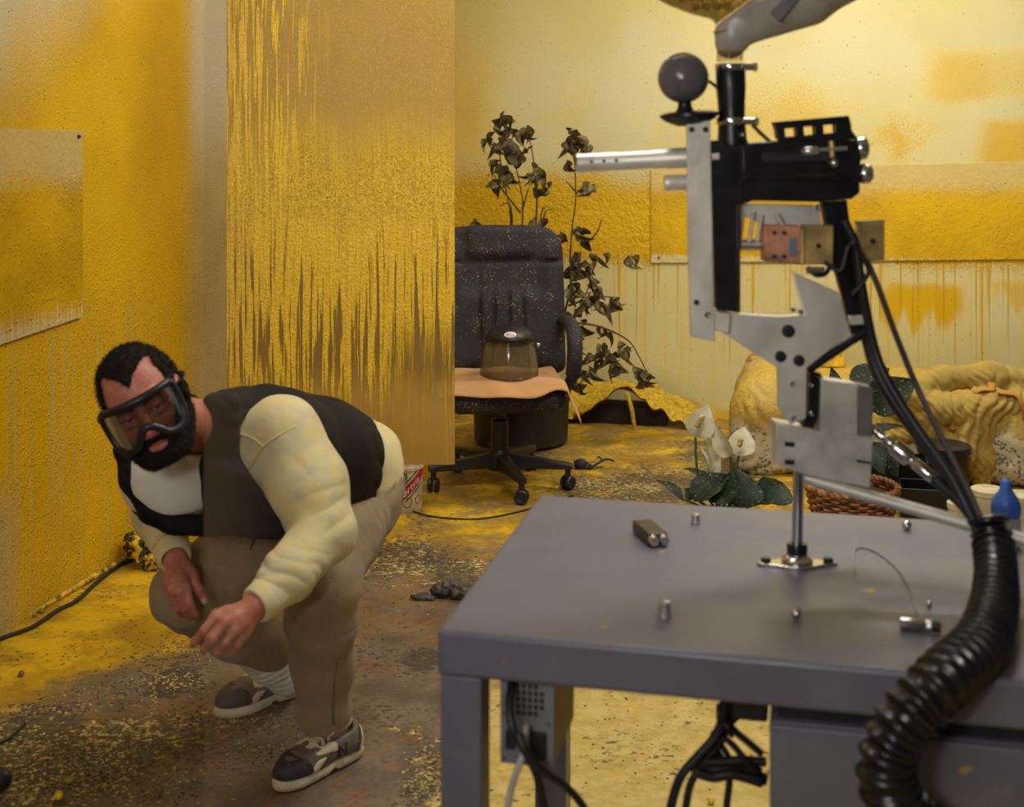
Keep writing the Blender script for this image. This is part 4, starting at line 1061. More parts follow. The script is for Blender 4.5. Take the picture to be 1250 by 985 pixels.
clus = [(135, 85, 5), (150, 105, 4), (125, 115, 2), (205, 122, 4), (105, 158, 3), (140, 160, 3), (165, 175, 5), (182, 200, 4), (212, 190, 1), (116, 225, 4), (110, 270, 3), (152, 262, 5), (240, 240, 4), (222, 258, 2), (262, 295, 4),
  (347, 132, 3), (342, 172, 3), (378, 176, 3), (362, 155, 3), (334, 214, 1), (395, 297, 3), (382, 425, 4), (390, 472, 2), (432, 506, 3), (375, 515, 5), (382, 545, 4), (352, 555, 2), (358, 608, 4), (424, 590, 3), (412, 625, 4), (440, 655, 2), (398, 655, 2),
  (495, 655, 4), (345, 685, 3), (375, 715, 2), (368, 758, 4), (438, 738, 3), (370, 790, 3), (452, 790, 4), (410, 822, 2), (475, 818, 5), (522, 798, 4), (440, 838, 2), (490, 852, 3), (560, 855, 3), (578, 880, 5), (400, 862, 2), (380, 905, 3), (32, 425, 5), (50, 405, 3), (18, 450, 3), (240, 405, 2), (312, 440, 2), (540, 505, 1)]
rl = random.Random(3)
for (x, y, n) in clus:
    for k in range(n+1):
        p = K(x+rl.uniform(-15, 15), y+rl.uniform(-16, 14), 6.5+rl.uniform(-.06, .06))
        o = bpy.data.objects.new('leaf', LM[rl.randrange(4)]); link(o, sr); o.location = p-wpos(sr)
        s_ = rl.uniform(.85, 1.35); o.scale = (s_, s_, s_)
        o.rotation_euler = (rl.uniform(-1.9, -.6), rl.uniform(-.9, .9), rl.uniform(0, 6.28))

# paint-caked rug slumped over low box by the wall
def rugmat():
    t = T('paint_caked_rug'); c = t.co(); n = t.noise(c, 14., 5.); f = t.noise(c, 60., 4., .65)
    col = t.mix(t.sm(f, .35, .6), (.42, .27, .02, 1), (.86, .56, .02, 1))
    col = t.mix(t.mul(t.sm(n, .60, .70), .75), col, L(80, 58, 22))
    g = t.n('NewGeometry').outputs['Backfacing']
    t.pr(col, .5, 0., t.bump(t.add(f, n), .8, .02)); return t.m
M_RUGB = simple('rug_underside', L(104, 40, 28), .9, var=.4, vs_=30)
rgb = FL(750, 520); 
rug = thing('rug', rgb, 'small rug caked in yellow paint, slumped and buckled by the back wall', 'rug')
def rugf(u, v, dz=0.):
    x = -.54+.98*u; e = .115+.10*math.exp(-((u-.60)/.13)**2)*1.0-.085*math.exp(-((u-.28)/.17)**2)+.03*math.exp(-((u-.02)/.06)**2)
    if u > .72: e -= (u-.72)*.38+.012*math.sin(u*60)
    zb = .20+.006*math.sin(u*15); zb = zb if u < .74 else zb-(u-.74)*.55
    z = e+(zb-e)*v**.8+.006*math.sin(u*33+v*9)+.004*math.sin(u*71+v*22)
    y = -.02+.24*v-.05*math.sin(math.pi*v)+.012*math.sin(u*24)*(1-v)
    return rgb+DR*x+DD*y+CZ_*max(.006+dz, z+dz)
top = drape('pile', rugf, 80, 16, rugmat(), rug, .0)
drape('backing', lambda u, v: rugf(u, v, -.008), 80, 16, M_RUGB, rug, .004)
for s_, xx in ((1, .10),):
    MB().tube(crom([rgb+DR*(xx-.03)-DD*.03+CZ_*.19, rgb+DR*xx-DD*.05+CZ_*.10, rgb+DR*(xx+.015)-DD*.06+CZ_*.012], 5), [.012]*6+[.011]*5, 8).build('torn_strip', rugmat(), rug, smooth=180)
lb = thing('low_box', rgb+DD*.13, 'low dark box under the buckled yellow rug', 'box')
lbo = MB().box(rgb+DD*.13+CZ_*.05-DR*.08, (.70, .16, .10), (DR, DD, CZ_)).build('box_shell', simple('dark_card', L(46, 32, 28), .9), lb, bevel=.004)

# bed or low couch along the back wall, under a floral sheet sprayed yellow
def floral():
    t = T('floral_sheet'); c = t.co(); x, y, z = t.sep(c)
    big = t.noise(c, 5.5, 3.); leaf = t.vor(t.vscale(c, (1, 1, 1)), 66.); n = t.noise(c, 60., 2.)
    m = t.mul(t.sm(t.add(leaf, t.mul(n, .25)), .66, .56), t.sm(t.noise(c, 11., 2., .4, 1.6), .47, .52))
    lc = t.mix(t.sm(t.noise(c, 16.), .45, .55), L(104, 106, 124), L(94, 106, 90))
    base = t.mix(t.sm(big, .3, .7), L(196, 182, 140), L(220, 210, 176))
    col = t.mix(t.mul(m, .9), base, lc)
    wob = t.mul(t.sub(t.noise(c, 3., 4.), .5), .25)
    ax = t.add(t.mul(x, .975), t.mul(y, -.222))
    yel = t.sm(t.add(z, t.add(wob, t.mul(t.sm(ax, 1.15, 1.5), .24))), .20, .27)
    f = t.noise(c, 70., 4., .65)
    yc = t.mix(t.sm(f, .35, .65), L(178, 138, 34), (.70, .49, .04, 1)); yc = t.mix(t.sm(t.noise(c, 2.5, 3.), .4, .65), yc, L(190, 160, 76))
    col = t.mix(t.mul(yel, .94), col, yc)
    t.pr(col, .8, 0., t.bump(t.add(t.mul(f, .5), t.noise(c, 12., 4.)), .5, .02)); return t.m
cb = P(895, 600, 5.95); cb.z = 0
bed = thing('low_couch', cb, 'low couch under a floral sheet sprayed yellow, against the back wall', 'couch')
Rr = np.array([list(DR), list(DD), [0, 0, 1]]).T
bS = SDF()
bq = lambda a, b, z: cb+DR*a+DD*b+CZ_*z
bS.bx(bq(1.35, .50, .19), (1.36, .46, .19), .10, Rr, .05)
bS.rc(bq(.14, .12, .30), bq(.14, .80, .36), .125, .125, .06)
bS.bx(bq(.12, .45, .17), (.12, .40, .17), .08, Rr, .06)
sheet_o = sdfobj('floral_sheet', bS, .012, floral(), bed, lambda V: folds(V, .016, 26., (.9, -.1, .35), 71)+.008*vnoise(V, 10.)+.003*vnoise(V, 40.), 2)
bq2 = P(1015, 452, 6.62); bq2.z = .44
sb = thing('small_box', bq2-CZ_*.05, 'little yellow-sprayed box on the back edge of the couch', 'box')
MB().box(bq2+CZ_*.0, (.125, .10, .105), (DR, DD, CZ_)).build('box_shell', simple('sprayed_card', (.70, .45, .02, 1), .6, var=.3, bump=.5), sb, bevel=.004)

# shirt thrown over the couch with orange ties
M_GAR = cloth_mat('ochre_shirt', L(192, 166, 90), L(184, 146, 50), .6, .9)
M_TIE = cloth_mat('orange_ribbon', L(206, 140, 44), None, 0., .8)
g0 = P(1178, 520, 5.78)
gar = thing('crumpled_shirt', g0, 'crumpled ochre shirt with orange ribbon ties, thrown over the right of the couch', 'shirt')
gS = SDF(); gp = lambda x, y, dy=0.: P(x, y, 5.80+dy)
gS.chain([gp(1106, 474, .02), gp(1150, 462, .06), gp(1205, 458, .08), gp(1275, 468, .06)], [.030, .05, .055, .05], .04)
gS.chain([gp(1112, 482, .0), gp(1150, 500, -.02), gp(1200, 495, -.02), gp(1280, 492, .0)], [.030, .055, .06, .055], .05)
gS.chain([gp(1180, 510, -.02), gp(1172, 550, -.03), gp(1160, 592, -.02)], [.06, .06, .055], .04); gS.chain([gp(1200, 520, -.02), gp(1200, 560, -.02), gp(1196, 600, -.02)], [.055, .05, .035], .05)
gS.rc(gp(1135, 512, -.0), gp(1085, 500, .03), .042, .022, .05); gS.rc(gp(1150, 530, 0), gp(1090, 530, .03), .04, .03, .05)
sdfobj('shirt_cloth', gS, .007, M_GAR, gar, lambda V: folds(V, .016, 62., (1, .1, -.35), 81, 1.0)+folds(V, .008, 120., (.7, .1, .7), 83, .8)+.003*vnoise(V, 40.), 1)
ST = gS
for pts in ([gp(1214, 478, -.1), gp(1195, 505, -.12)], ):
    pass
ties = [[gp(1210, 462), gp(1198, 485), gp(1186, 506)], [gp(1150, 507), gp(1170, 509), gp(1184, 508)], [gp(1186, 508), gp(1192, 530), gp(1186, 560), gp(1178, 590)], [gp(1210, 490), gp(1230, 488), gp(1244, 500), gp(1256, 520)]]
for pts in ties:
    try: l_ = surf_line([p-Vector((0, .02, 0)) for p in pts], gS, 0)
    except Exception: l_ = crom(pts, 6)
    MB().tube([p-Vector((0, .026, 0)) for p in l_], .017, 8, True, .35).build('ribbon_tie', M_TIE, gar, smooth=180)

# wicker basket and its leafy plant
bk0 = P(1040, 622, 5.05); bk0.z = 0
bas = thing('wicker_basket', bk0, 'brown wicker basket standing on the floor behind the grey bench', 'basket')
M_WICK = simple('wicker', L(150, 100, 56), .65, var=.4, vs_=30, bump=.3)
M_WICK2 = simple('wicker_dark', L(112, 70, 38), .7, var=.4, vs_=30)
nst = 30
def brad(z): return .128+.042*(z/.19)
for i in range(nst):
    a = 2*math.pi*i/nst
    MB().tube([bk0+Vector((math.cos(a)*brad(z), math.sin(a)*brad(z), z)) for z in (.004, .06, .12, .19)], .0042, 6).build('stake', M_WICK2, bas, smooth=180)
for r_ in range(15):
    z = .010+r_*.0125; pts = []
    for j in range(nst*4+1):
        a = 2*math.pi*j/(nst*4); rr = brad(z)+.0075*math.sin(a*nst/2+(math.pi if r_ % 2 else 0))
        pts.append(bk0+Vector((math.cos(a)*rr, math.sin(a)*rr, z)))
    MB().tube(pts, .0062, 6).build('weave_strand', M_WICK, bas, smooth=180)
for k in range(2):
    pts = [bk0+Vector((math.cos(a)*(brad(.19)+.004*math.sin(a*20+k*3)), math.sin(a)*(brad(.19)+.004*math.sin(a*20+k*3)), .198+.005*math.cos(a*20+k*3))) for a in np.linspace(0, 2*math.pi, 121)]
    MB().tube(pts, .010, 8).build('rim_strand', M_WICK, bas, smooth=180)
MB().lathe(bk0, (0, 0, 1), [(.12, .004), (.155, .165), (.001, .17)], 24).build('lining', simple('basket_lining', L(60, 48, 34), .9), bas, smooth=60)
def green(name, a, b, rough=.55):
    t = T(name); c = t.co(); n = t.noise(t.vscale(c, (30., 3., 1.)), 4., 3.)
    col = t.mix(t.sm(n, .4, .6), a, b)
    col = t.mix(t.sm(t.noise(c, 150., 2.), .68, .71), col, (.62, .45, .08, 1))
    t.pr(col, rough, 0., t.bump(n, .25, .003), Specular_IOR_Level=.25); return t.m
M_GRN = green('dark_green_leaf', L(22, 32, 18), L(36, 48, 26)); M_GSTEM = simple('green_stem', L(70, 84, 44), .5)
def orient(d, up):
    y = d.normalized(); z = (up-y*up.dot(y)).normalized(); x = y.cross(z); return Matrix([[x.x, y.x, z.x], [x.y, y.y, z.y], [x.z, y.z, z.z]])
def bigleaf(parent, a, b, wd, up, curl=.6, fold=.25, mat=None, name='leaf', rows=12):
    d = b-a; me = leafmesh(name, d.length, wd, curl, fold, mat or M_GRN, rl.randrange(999), rows, wave=.0)
    for v in me.vertices: v.co.z += 0
    o = bpy.data.objects.new(name, me); link(o, parent); o.location = a-wpos(parent); o.rotation_euler = orient(d+up.normalized()*d.length*curl*.35, up).to_euler(); return o
bp = thing('basket_plant', bk0+CZ_*.172, 'broad-leaved dark green plant growing in the wicker basket', 'plant')
tocam = Vector((0, -1, .25))
for a, b, wd, up in ((P(1062, 500, 5.05), P(1118, 462, 5.0), .080, Vector((-.5, -1, .5))), (P(1042, 478, 5.1), P(1086, 446, 5.12), .075, Vector((-.6, -.8, .6))), (P(1030, 520, 5.1), P(1016, 446, 5.15), .05, tocam),
                     (P(1066, 540, 5.05), P(1098, 582, 4.95), .055, Vector((.3, -.9, .8))), (P(1060, 545, 5.0), P(1080, 578, 4.9), .04, tocam), (P(1048, 530, 5.05), P(1000, 500, 5.0), .06, tocam),
                     (P(1050, 560, 5.0), P(985, 575, 4.9), .05, Vector((0, -.6, 1))), (P(1060, 530, 5.2), P(1104, 516, 5.25), .03, Vector((0, -.4, 1)))):
    bigleaf(bp, a, b, wd, up)
    MB().tube(crom([bk0+CZ_*.172, (bk0+CZ_*.172)*.4+a*.6+Vector((0, .02, .03)), a+(b-a)*.1], 6), .005, 6).build('stem', M_GSTEM, bp, smooth=180)

# peace lily in a pot behind the bench
ly = P(880, 640, 4.55); ly.z = 0
lpot = thing('lily_pot', ly, 'dark pot of the peace lily, on the floor behind the bench', 'pot')
MB().lathe(ly, (0, 0, 1), [(.10, 0), (.11, .005), (.145, .20), (.152, .205), (.152, .225), (.138, .225), (.13, .19), (.001, .188)], 28).build('pot_wall', M_POT, lpot, smooth=35)
lil = thing('peace_lily', ly+CZ_*.19, 'white-flowered peace lily with dark glossy leaves, behind the grey bench', 'plant')
def spathe_mat():
    t = T('white_spathe'); c = t.co(); n = t.noise(t.vscale(c, (60., 4., 1.)), 3., 3.)
    t.pr(t.mix(n, L(198, 190, 150), L(224, 218, 190)), .5, 0., t.bump(n, .2, .003), Subsurface_Weight=.1, Subsurface_Radius=(.01, .01, .006)); return t.m
M_SPA = spathe_mat(); M_SPX = simple('spadix', L(190, 160, 112), .7, var=.3, vs_=90, bump=.5)
lb_ = ly+CZ_*.19; LQ = lambda x, y, dy=0.: P(800+x*.1421, 480+y*.1421, 4.55+dy)
def spathe(a, b, wd, up, stem, spad=None, fold=.3, curl=.5):
    o = bigleaf(lil, a, b, wd, up, curl, fold, M_SPA, 'spathe', 12)
    MB().tube(crom([lb_+Vector((rl.uniform(-.03, .03), rl.uniform(-.03, .03), 0))]+stem+[a], 6), .0048, 6).build('flower_stem', M_GSTEM, lil, smooth=180)
    if spad:
        MB().tube(crom([spad[0], spad[0]*.5+spad[1]*.5, spad[1]], 4), [.006]+[.0095]*6+[.007, .003], 8).build('spadix', M_SPX, lil, smooth=180)
spathe(LQ(345, 375), LQ(452, 100, -.02), .054, Vector((-.1, -1, .2)), [LQ(395, 800), LQ(350, 560)], (LQ(350, 290, -.035), LQ(415, 185, -.04)))
spathe(LQ(495, 720), LQ(440, 325), .036, Vector((.5, -1, .1)), [LQ(500, 760)], None, .9)
spathe(LQ(462, 680, -.01), LQ(382, 440, -.02), .022, Vector((.6, -.8, .1)), [LQ(495, 800)], None, 1.0)
spathe(LQ(640, 540), LQ(482, 232, -.02), .044, Vector((-.5, -1, .3)), [LQ(660, 900), LQ(650, 640)], None, .8)
spathe(LQ(715, 540), LQ(765, 280, .03), .050, Vector((.0, -1, .2)), [LQ(690, 660)], (LQ(718, 460, -.03), LQ(738, 380, -.03)))
for a, b, wd, up in ((LQ(330, 930, -.1), LQ(640, 655, -.05), .055, Vector((-.3, -.7, 1))), (LQ(700, 980, -.08), LQ(740, 620, 0), .085, Vector((.2, -1, .3))), (LQ(240, 920, -.05), LQ(10, 705, .02), .020, Vector((0, -.6, 1))),
                     (LQ(490, 770, 0), LQ(235, 605, .05), .018, Vector((0, -.5, 1))), (LQ(860, 940, 0), LQ(935, 770, .05), .05, Vector((.4, -.8, .6))), (LQ(960, 940, 0), LQ(1120, 740, .08), .07, Vector((.2, -.7, .8))),
                     (LQ(900, 860, .05), LQ(1030, 780, .1), .035, Vector((0, -.7, 1))), (LQ(330, 900, .05), LQ(255, 815, .05), .03, Vector((0, -1, .6))), (LQ(600, 960, -.12), LQ(560, 800, -.06), .05, Vector((-.2, -1, .4)))):
    bigleaf(lil, a, b, wd, up, .9, .3)
    MB().tube(crom([lb_, (lb_+a)*.5+CZ_*.02, a+(b-a)*.08], 5), .0045, 6).build('leaf_stalk', M_GSTEM, lil, smooth=180)

# dark trays and small white tubs beside the basket
def opentray(name, c0, sx, sy, h, label, cat, mat, th=.006):
    o = thing(name, c0, label, cat)
    MB().box(c0+CZ_*th/2, (sx, sy, th), (DR, DD, CZ_)).build('tray_floor', mat, o)
    for a, b, s1, s2 in ((0, -sy/2, sx, th), (0, sy/2, sx, th), (-sx/2, 0, th, sy-th), (sx/2, 0, th, sy-th)):
        MB().box(c0+DR*a+DD*b+CZ_*(h/2), (s1, s2, h), (DR, DD, CZ_)).build('side', mat, o, bevel=.002)
    return o
t0 = P(1098, 628, 5.2); t0.z = 0
opentray('plastic_tray', t0+DR*.14+DD*.12, .26, .16, .14, 'low black plastic tray on the floor beside the basket', 'tray', M_BLK)
t1 = P(1100, 600, 5.4); t1.z = .0
opentray('plastic_crate', t1-DR*.04+DD*.10, .30, .16, .20, 'taller black plastic crate behind the tray', 'crate', M_BLK)
jar0 = P(1152, 606, 5.57); jar0.z = 0
jr = thing('black_tub', jar0, 'black round tub between the tray and the white tubs', 'tub')
MB().lathe(jar0, (0, 0, 1), [(.09, 0), (.10, .01), (.105, .20), (.112, .205), (.112, .235), (.1, .24), (.001, .242)], 26).build('tub_body', M_BLK, jr, smooth=40)
M_TUB = simple('tub_white', L(206, 196, 156), .6, var=.15, speck=.3)
for px, py, Y, r, h, lab in ((1172, 600, 5.0, .045, .15, 'small white tub beside the black tub'), (1206, 592, 5.15, .062, .16, 'squat white tub left of the blue-capped bottle'), (1246, 596, 5.15, .06, .14, 'white tub half hidden behind the blue-capped bottle')):
    c0 = P(px, py, Y); c0.z = 0; tb = thing('white_tub', c0, lab, 'tub')
    MB().lathe(c0, (0, 0, 1), [(r*.9, 0), (r, h-.02), (r*1.08, h-.02), (r*1.08, h), (r*.95, h+.004), (.001, h+.004)], 22).build('tub_body', M_TUB, tb, smooth=40)

# bucket of washing powder with a printed label
bu = P(489, 617, 5.45); bu.z = 0
M_PAIL = simple('pail_white', L(200, 186, 152), .6, var=.2, speck=.5)
pail = thing('detergent_bucket', bu, 'white bucket with a red and green printed label, behind the crouching man', 'bucket')
pr_, ph_ = .092, .185
MB().lathe(bu, (0, 0, 1), [(pr_*.93, 0), (pr_*.96, .004), (pr_, ph_-.012), (pr_*1.04, ph_-.012), (pr_*1.04, ph_), (pr_*.96, ph_), (pr_*.93, ph_-.02), (.001, ph_-.022)], 36).build('pail', M_PAIL, pail, smooth=40)
def wrap(a, z, d=.001):
    a = a+.40
    return bu+Vector((math.sin(a)*(pr_*(.962+.038*z/ph_)+d), -math.cos(a)*(pr_*(.962+.038*z/ph_)+d), z))
def strip(name, mat, f0, f1, d, a0, a1, n=18, par=None):
    v = []; 
    for i in range(n+1):
        a = a0+(a1-a0)*i/n; v += [wrap(a, f0(a), d), wrap(a, f1(a), d)]
    return meshobj(name, v, [(2*i, 2*i+2, 2*i+3, 2*i+1) for i in range(n)], mat, par or pail, smooth=180)
M_GRE = simple('label_green', L(24, 84, 52), .5); M_REDL = simple('label_red', L(168, 28, 40), .5); M_INK = simple('label_ink', L(60, 54, 52), .6)
sl = .075
band = strip('label_band', M_REDL, lambda a: .092+sl*(a-.3), lambda a: .142+sl*(a-.3), .0012, -.6, 1.2)
strip('label_stripe', M_GRE, lambda a: .152+sl*(a-.3), lambda a: .160+sl*(a-.3), .0012, -.2, .55)
strip('label_stripe', M_GRE, lambda a: .076+sl*(a-.3), lambda a: .083+sl*(a-.3), .0012, -.1, .75)
g_ = []
for i in range(20):
    rr = (.024, .015)[i % 2]; q = 2*math.pi*i/20; g_.append(wrap(-.22+math.cos(q)*rr*1.05/pr_, .150+math.sin(q)*rr, .0014))
meshobj('starburst', g_+[wrap(-.22, .150, .0016)], [(i, (i+1) % 20, 20) for i in range(20)], M_GRE, pail, smooth=0)
for i, dz in enumerate((.006, -.002, -.009)): strip('burst_line', simple('label_yellow', L(176, 160, 60), .6), lambda a: .149+dz, lambda a: .153+dz, .0022, -.36, -.10, 6)
# white lettering bent on to the band
me_o = textmesh('ertra', .040, Matrix.Identity(4), M_WHT, 'label_lettering', pail, .0002)
for v in me_o.data.vertices:
    w_ = v.co+wpos(pail); a = .20+w_.x*.95/pr_; z = .1165+w_.y*1.08+sl*(a-.3); v.co = wrap(a, z, .0026+(.0004 if w_.z > 0 else 0))-wpos(pail)
for (a, z, r) in ((.0, .045, .020), (.62, .050, .017)):
    MB().tube([wrap(a+math.cos(q)*r*1.05/pr_, z+math.sin(q)*r, .0012) for q in np.linspace(0, 2*math.pi, 25)], .0012, 5).build('printed_ring', M_INK, pail, smooth=180)

# ---- floor litter
def crumple(name, c0, r, label, cat, mat, seed, sc3=(1, 1, .6), amp=.35):
    S_ = SDF(); rg = random.Random(seed)
    for i in range(7): S_.el(c0+Vector((rg.uniform(-.6, .6)*r*sc3[0], rg.uniform(-.6, .6)*r*sc3[1], r*sc3[2]*rg.uniform(.35, .7))), [r*rg.uniform(.35, .6)*sc3[0], r*rg.uniform(.35, .6)*sc3[1], r*rg.uniform(.35, .6)*sc3[2]], None, r*.12)
    S_.clip(c0+CZ_*.002, (0, 0, -1), .003)
    o = sdfobj(name, S_, max(.004, r/16), mat, None, lambda V: r*amp*.35*(np.abs(vnoise(V, 2.2/r*1.0, seed))-.3)+r*amp*.18*vnoise(V, 6/r, seed+1), 1, origin=c0)
    return tag(o, label, cat)
M_WAD = T('yellow_black_rag'); _c = M_WAD.co(); _f = M_WAD.noise(_c, 34., 5., .65)
M_WAD.pr(M_WAD.mix(M_WAD.sm(_f, .48, .56), L(44, 36, 16), (.72, .46, .02, 1)), .5, 0., M_WAD.bump(_f, .9, .02)); M_WAD = M_WAD.m
wd_ = FL(180, 690); crumple('crumpled_rag', wd_+Vector((.020, -.01, 0)), .095, 'crumpled rag soaked yellow and black, at the foot of the left wall', 'rag', M_WAD, 5, (1, .9, 1.25), .6)
M_SCR = simple('scrap_grey', L(80, 72, 64), .6, var=.5, vs_=20, speck=.5)
crumple('torn_scrap', FL(552, 730), .062, 'crumpled grey scrap on the floor left of the bench', 'scrap', M_SCR, 8, (1.2, .8, .75), .7)
crumple('torn_scrap', FL(515, 731), .032, 'small dark shred of scrap beside the larger grey scrap', 'scrap', M_SCR, 9, (1.3, .8, .5), .7)
M_RAGT = simple('rag_tan', L(150, 118, 70), .8, var=.45, vs_=25)
M_RAGD = simple('rag_dark', L(34, 27, 26), .7, var=.4)
rg0 = FL(718, 572); rt = thing('torn_strip', rg0, 'curled tan and dark strip lying on the floor right of the chair', 'scrap')
SDR = SDF(); SDR.el(rg0+Vector((-.035, 0, .022)), (.035, .03, .025), None, .01); SDR.el(rg0+Vector((-.010, -.005, .010)), (.035, .02, .012), None, .01)
sdfobj('rolled_end', SDR, .004, M_RAGD, rt, lambda V: .004*vnoise(V, 50.), 1)
drape('strip', lambda u, v: rg0+Vector((-.01+.10*u, -.03+.05*v+.03*u, .010+.045*math.sin(u*2.6)*(1-.4*v)+.006*math.sin(u*14))), 24, 8, M_RAGT, rt, .003)
MB().tube(crom([rg0+Vector((.0, -.03, .008)), rg0+Vector((.05, -.01, .03)), rg0+Vector((.085, .0, .045)), rg0+Vector((.12, .02, .03))], 5), .005, 6).build('edge', M_RAGD, rt, smooth=180)
for (px, py, r, lab) in ((635, 537, .026, 'small reddish rotten bulb on the floor below the chair, the bigger of two'), (650, 540, .018, 'small reddish rotten bulb on the floor below the chair, the smaller of two')):
    crumple('withered_bulb', FL(px, py), r, lab, 'bulb', simple('bulb_red', L(150, 92, 70), .6, var=.4), 20+px, (1, 1, .9), .4)
# wires on the floor
M_WIRE = simple('wire_black', L(36, 30, 24), .5); M_WIREY = simple('wire_painted', (.50, .31, .02, 1), .5, var=.5, vs_=30)
def floorwire(pts, r, label, mat, name='cable'):
    q = [FL(x, y)+CZ_*(r+.001) for x, y in pts]; o = MB().tube(crom(q, 6), r, 8).build(name, mat, None, origin=q[0], smooth=180); return tag(o, label, 'cable')
floorwire([(-30, 800), (0, 783), (40, 768), (70, 748), (95, 735), (120, 712), (150, 690), (172, 683)], .007, 'black cable lying a little out from the left wall', M_WIRE)
floorwire([(-30, 792), (0, 775), (50, 746), (100, 716), (140, 693), (165, 678)], .011, 'yellow-painted cable along the foot of the left wall', M_WIREY)
floorwire([(450, 615), (492, 622), (520, 630), (550, 634), (590, 634), (640, 624), (700, 606)], .0035, 'thin dark wire curving over the floor before the office chair', M_WIRE)
floorwire([(-20, 916), (10, 904), (30, 886)], .004, 'short dark wire at the left edge of the picture', M_WIRE)
# paintballs and pebbles on the floor
M_PB = simple('paintball_yellow', (.80, .52, .02, 1), .3, var=.25, vs_=60); M_GLS = simple('ball_brown', L(120, 92, 70), .15, var=.2); M_OLV = simple('olive_lump', L(128, 122, 56), .5, var=.3)
def fball(px, py, r, mat, label, s3=(1, 1, 1)):
    c0 = FL(px, py, r*s3[2]); o = MB().ball(c0, r, 16, 10, s3).build('paintball', mat, None, origin=c0, smooth=180); return tag(o, label, 'ball')
fball(26, 822, .0088, M_GLS, 'shiny brown ball on the yellow floor near the left edge')
fball(72, 971, .0105, M_PB, 'tan yellow paintball at the bottom left of the floor')
fball(84, 952, .011, M_OLV, 'olive squashed paintball at the bottom left of the floor', (1.5, 1, .8))
fball(868, 977, .0085, M_PB, 'yellow paintball on the cream floor under the bench')
fball(51, 745, .009, M_OLV, 'olive paintball by the left wall, nearest to the wall', (1, 1, 1))
fball(42, 750, .008, M_OLV, 'olive paintball by the left wall, on the painted cable side', (1, 1, 1))
c0 = FL(-4, 952, .03); tag(MB().ball(c0, .032, 16, 10, (1.1, 1, .9)).build('black_lump', M_BLK, None, origin=c0, smooth=180), 'black round lump cut by the left edge of the picture', 'lump')
# loose flakes: too many to count
def flakes(name, clusters, mat, size, seed):
    rg = random.Random(seed); b = MB()
    for (px, py, sx, sy, n) in clusters:
        for _ in range(n):
            x, y = rg.gauss(px, sx), rg.gauss(py, sy)
            if y < 520: continue
            c0 = FL(x, y)
            if (c0-CORN).dot(DR) < .03: continue
            r = size*rg.uniform(.35, 1.2)*(1 if py > 700 else 1.2); k = rg.choice((4, 5, 6)); a0 = rg.uniform(0, 6)
            h = r*rg.uniform(.25, .7)
            base = [c0+Vector((math.cos(a0+2*math.pi*j/k)*r*rg.uniform(.6, 1.2), math.sin(a0+2*math.pi*j/k)*r*rg.uniform(.6, 1.2), .0005)) for j in range(k)]
            top = c0+Vector((rg.uniform(-.4, .4)*r, rg.uniform(-.4, .4)*r, h)); i0 = len(b.v)
            b.v += [tuple(p) for p in base]+[tuple(top)]; b.f += [[i0+j, i0+(j+1) % k, i0+k] for j in range(k)]
    o = b.build(name, mat, None, smooth=0, origin=(0, 3, 0)); return o
M_FLK = simple('flake_cream', L(178, 152, 80), .55, var=.35, vs_=9); M_CRB = simple('crumb_dark', L(74, 64, 48), .8, var=.5, vs_=9)
CL = [(60, 950, 70, 16, 420), (120, 920, 40, 8, 160), (30, 895, 40, 6, 90), (215, 832, 28, 7, 150), (270, 880, 60, 9, 240), (150, 845, 60, 8, 120), (235, 790, 25, 8, 100), (60, 865, 45, 5, 110), (300, 920, 25, 8, 60), (500, 675, 40, 12, 120), (520, 715, 60, 8, 70), (460, 760, 40, 30, 50), (330, 890, 60, 20, 60), (520, 925, 14, 16, 80), (520, 965, 14, 10, 80), (200, 960, 50, 14, 60), (640, 565, 60, 10, 60), (800, 590, 40, 10, 60), (130, 800, 60, 20, 60)]
f1 = flakes('paint_flakes', [(a, b, c, d, int(n*.8)) for a, b, c, d, n in CL], M_FLK, .0048, 5); tag(f1, 'cream and yellow flakes of dried paint strewn over the floor', 'flakes', None, 'stuff')
f2 = flakes('dark_crumbs', [(a, b, c, d, int(n*1.6)) for a, b, c, d, n in CL]+[(760, 900, 60, 40, 90), (700, 540, 70, 12, 90), (150, 760, 70, 30, 70)], M_CRB, .0044, 6); tag(f2, 'dark crumbs of paint and dirt strewn over the floor', 'crumbs', None, 'stuff')
# ------------------------------------------------------------------ grey steel bench and all that stands on it
TZ = .78
M_TAB = T('bench_grey_paint'); _c = M_TAB.co(); _n = M_TAB.noise(_c, 3., 4.)
_col = M_TAB.mix(M_TAB.sm(_n, .3, .7), L(96, 95, 108), L(106, 104, 114))
_col = M_TAB.mix(M_TAB.mul(M_TAB.sm(M_TAB.noise(_c, 15., 2.), .74, .77), .7), _col, L(176, 146, 64))
_col = M_TAB.mix(M_TAB.mul(M_TAB.sm(M_TAB.noise(_c, 7., 6., .7), .58, .75), .25), _col, L(150, 138, 120))
M_TAB.pr(_col, M_TAB.sm(M_TAB.noise(_c, 6., 4.), .3, .7, .34, .52), 0., M_TAB.bump(M_TAB.noise(_c, 90., 3.), .06, .002)); M_TAB = M_TAB.m
M_DARK = simple('black_and_gap_shade', L(24, 23, 26), .6)  # plain black parts, and shade of gaps and slots put into colour
A_ = Vector((-.1175, 2.04, 0)); tq = lambda a, b, z: A_+DR*a+DD*b+CZ_*z
FR = (DR, DD, CZ_)
tb_ = thing('metal_bench', tq(.75, .4, 0), 'grey painted steel bench with a drawer pedestal, carrying the paintball gun', 'table')
TL, TD, TT = 1.50, .79, .072
def rbox(c0, size, name, mat, parent, bev=.006, seg=3):
    o = MB().box(c0, size, FR).build(name, mat, parent, smooth=35, bevel=bev); o.modifiers['bevel'].segments = seg; return o
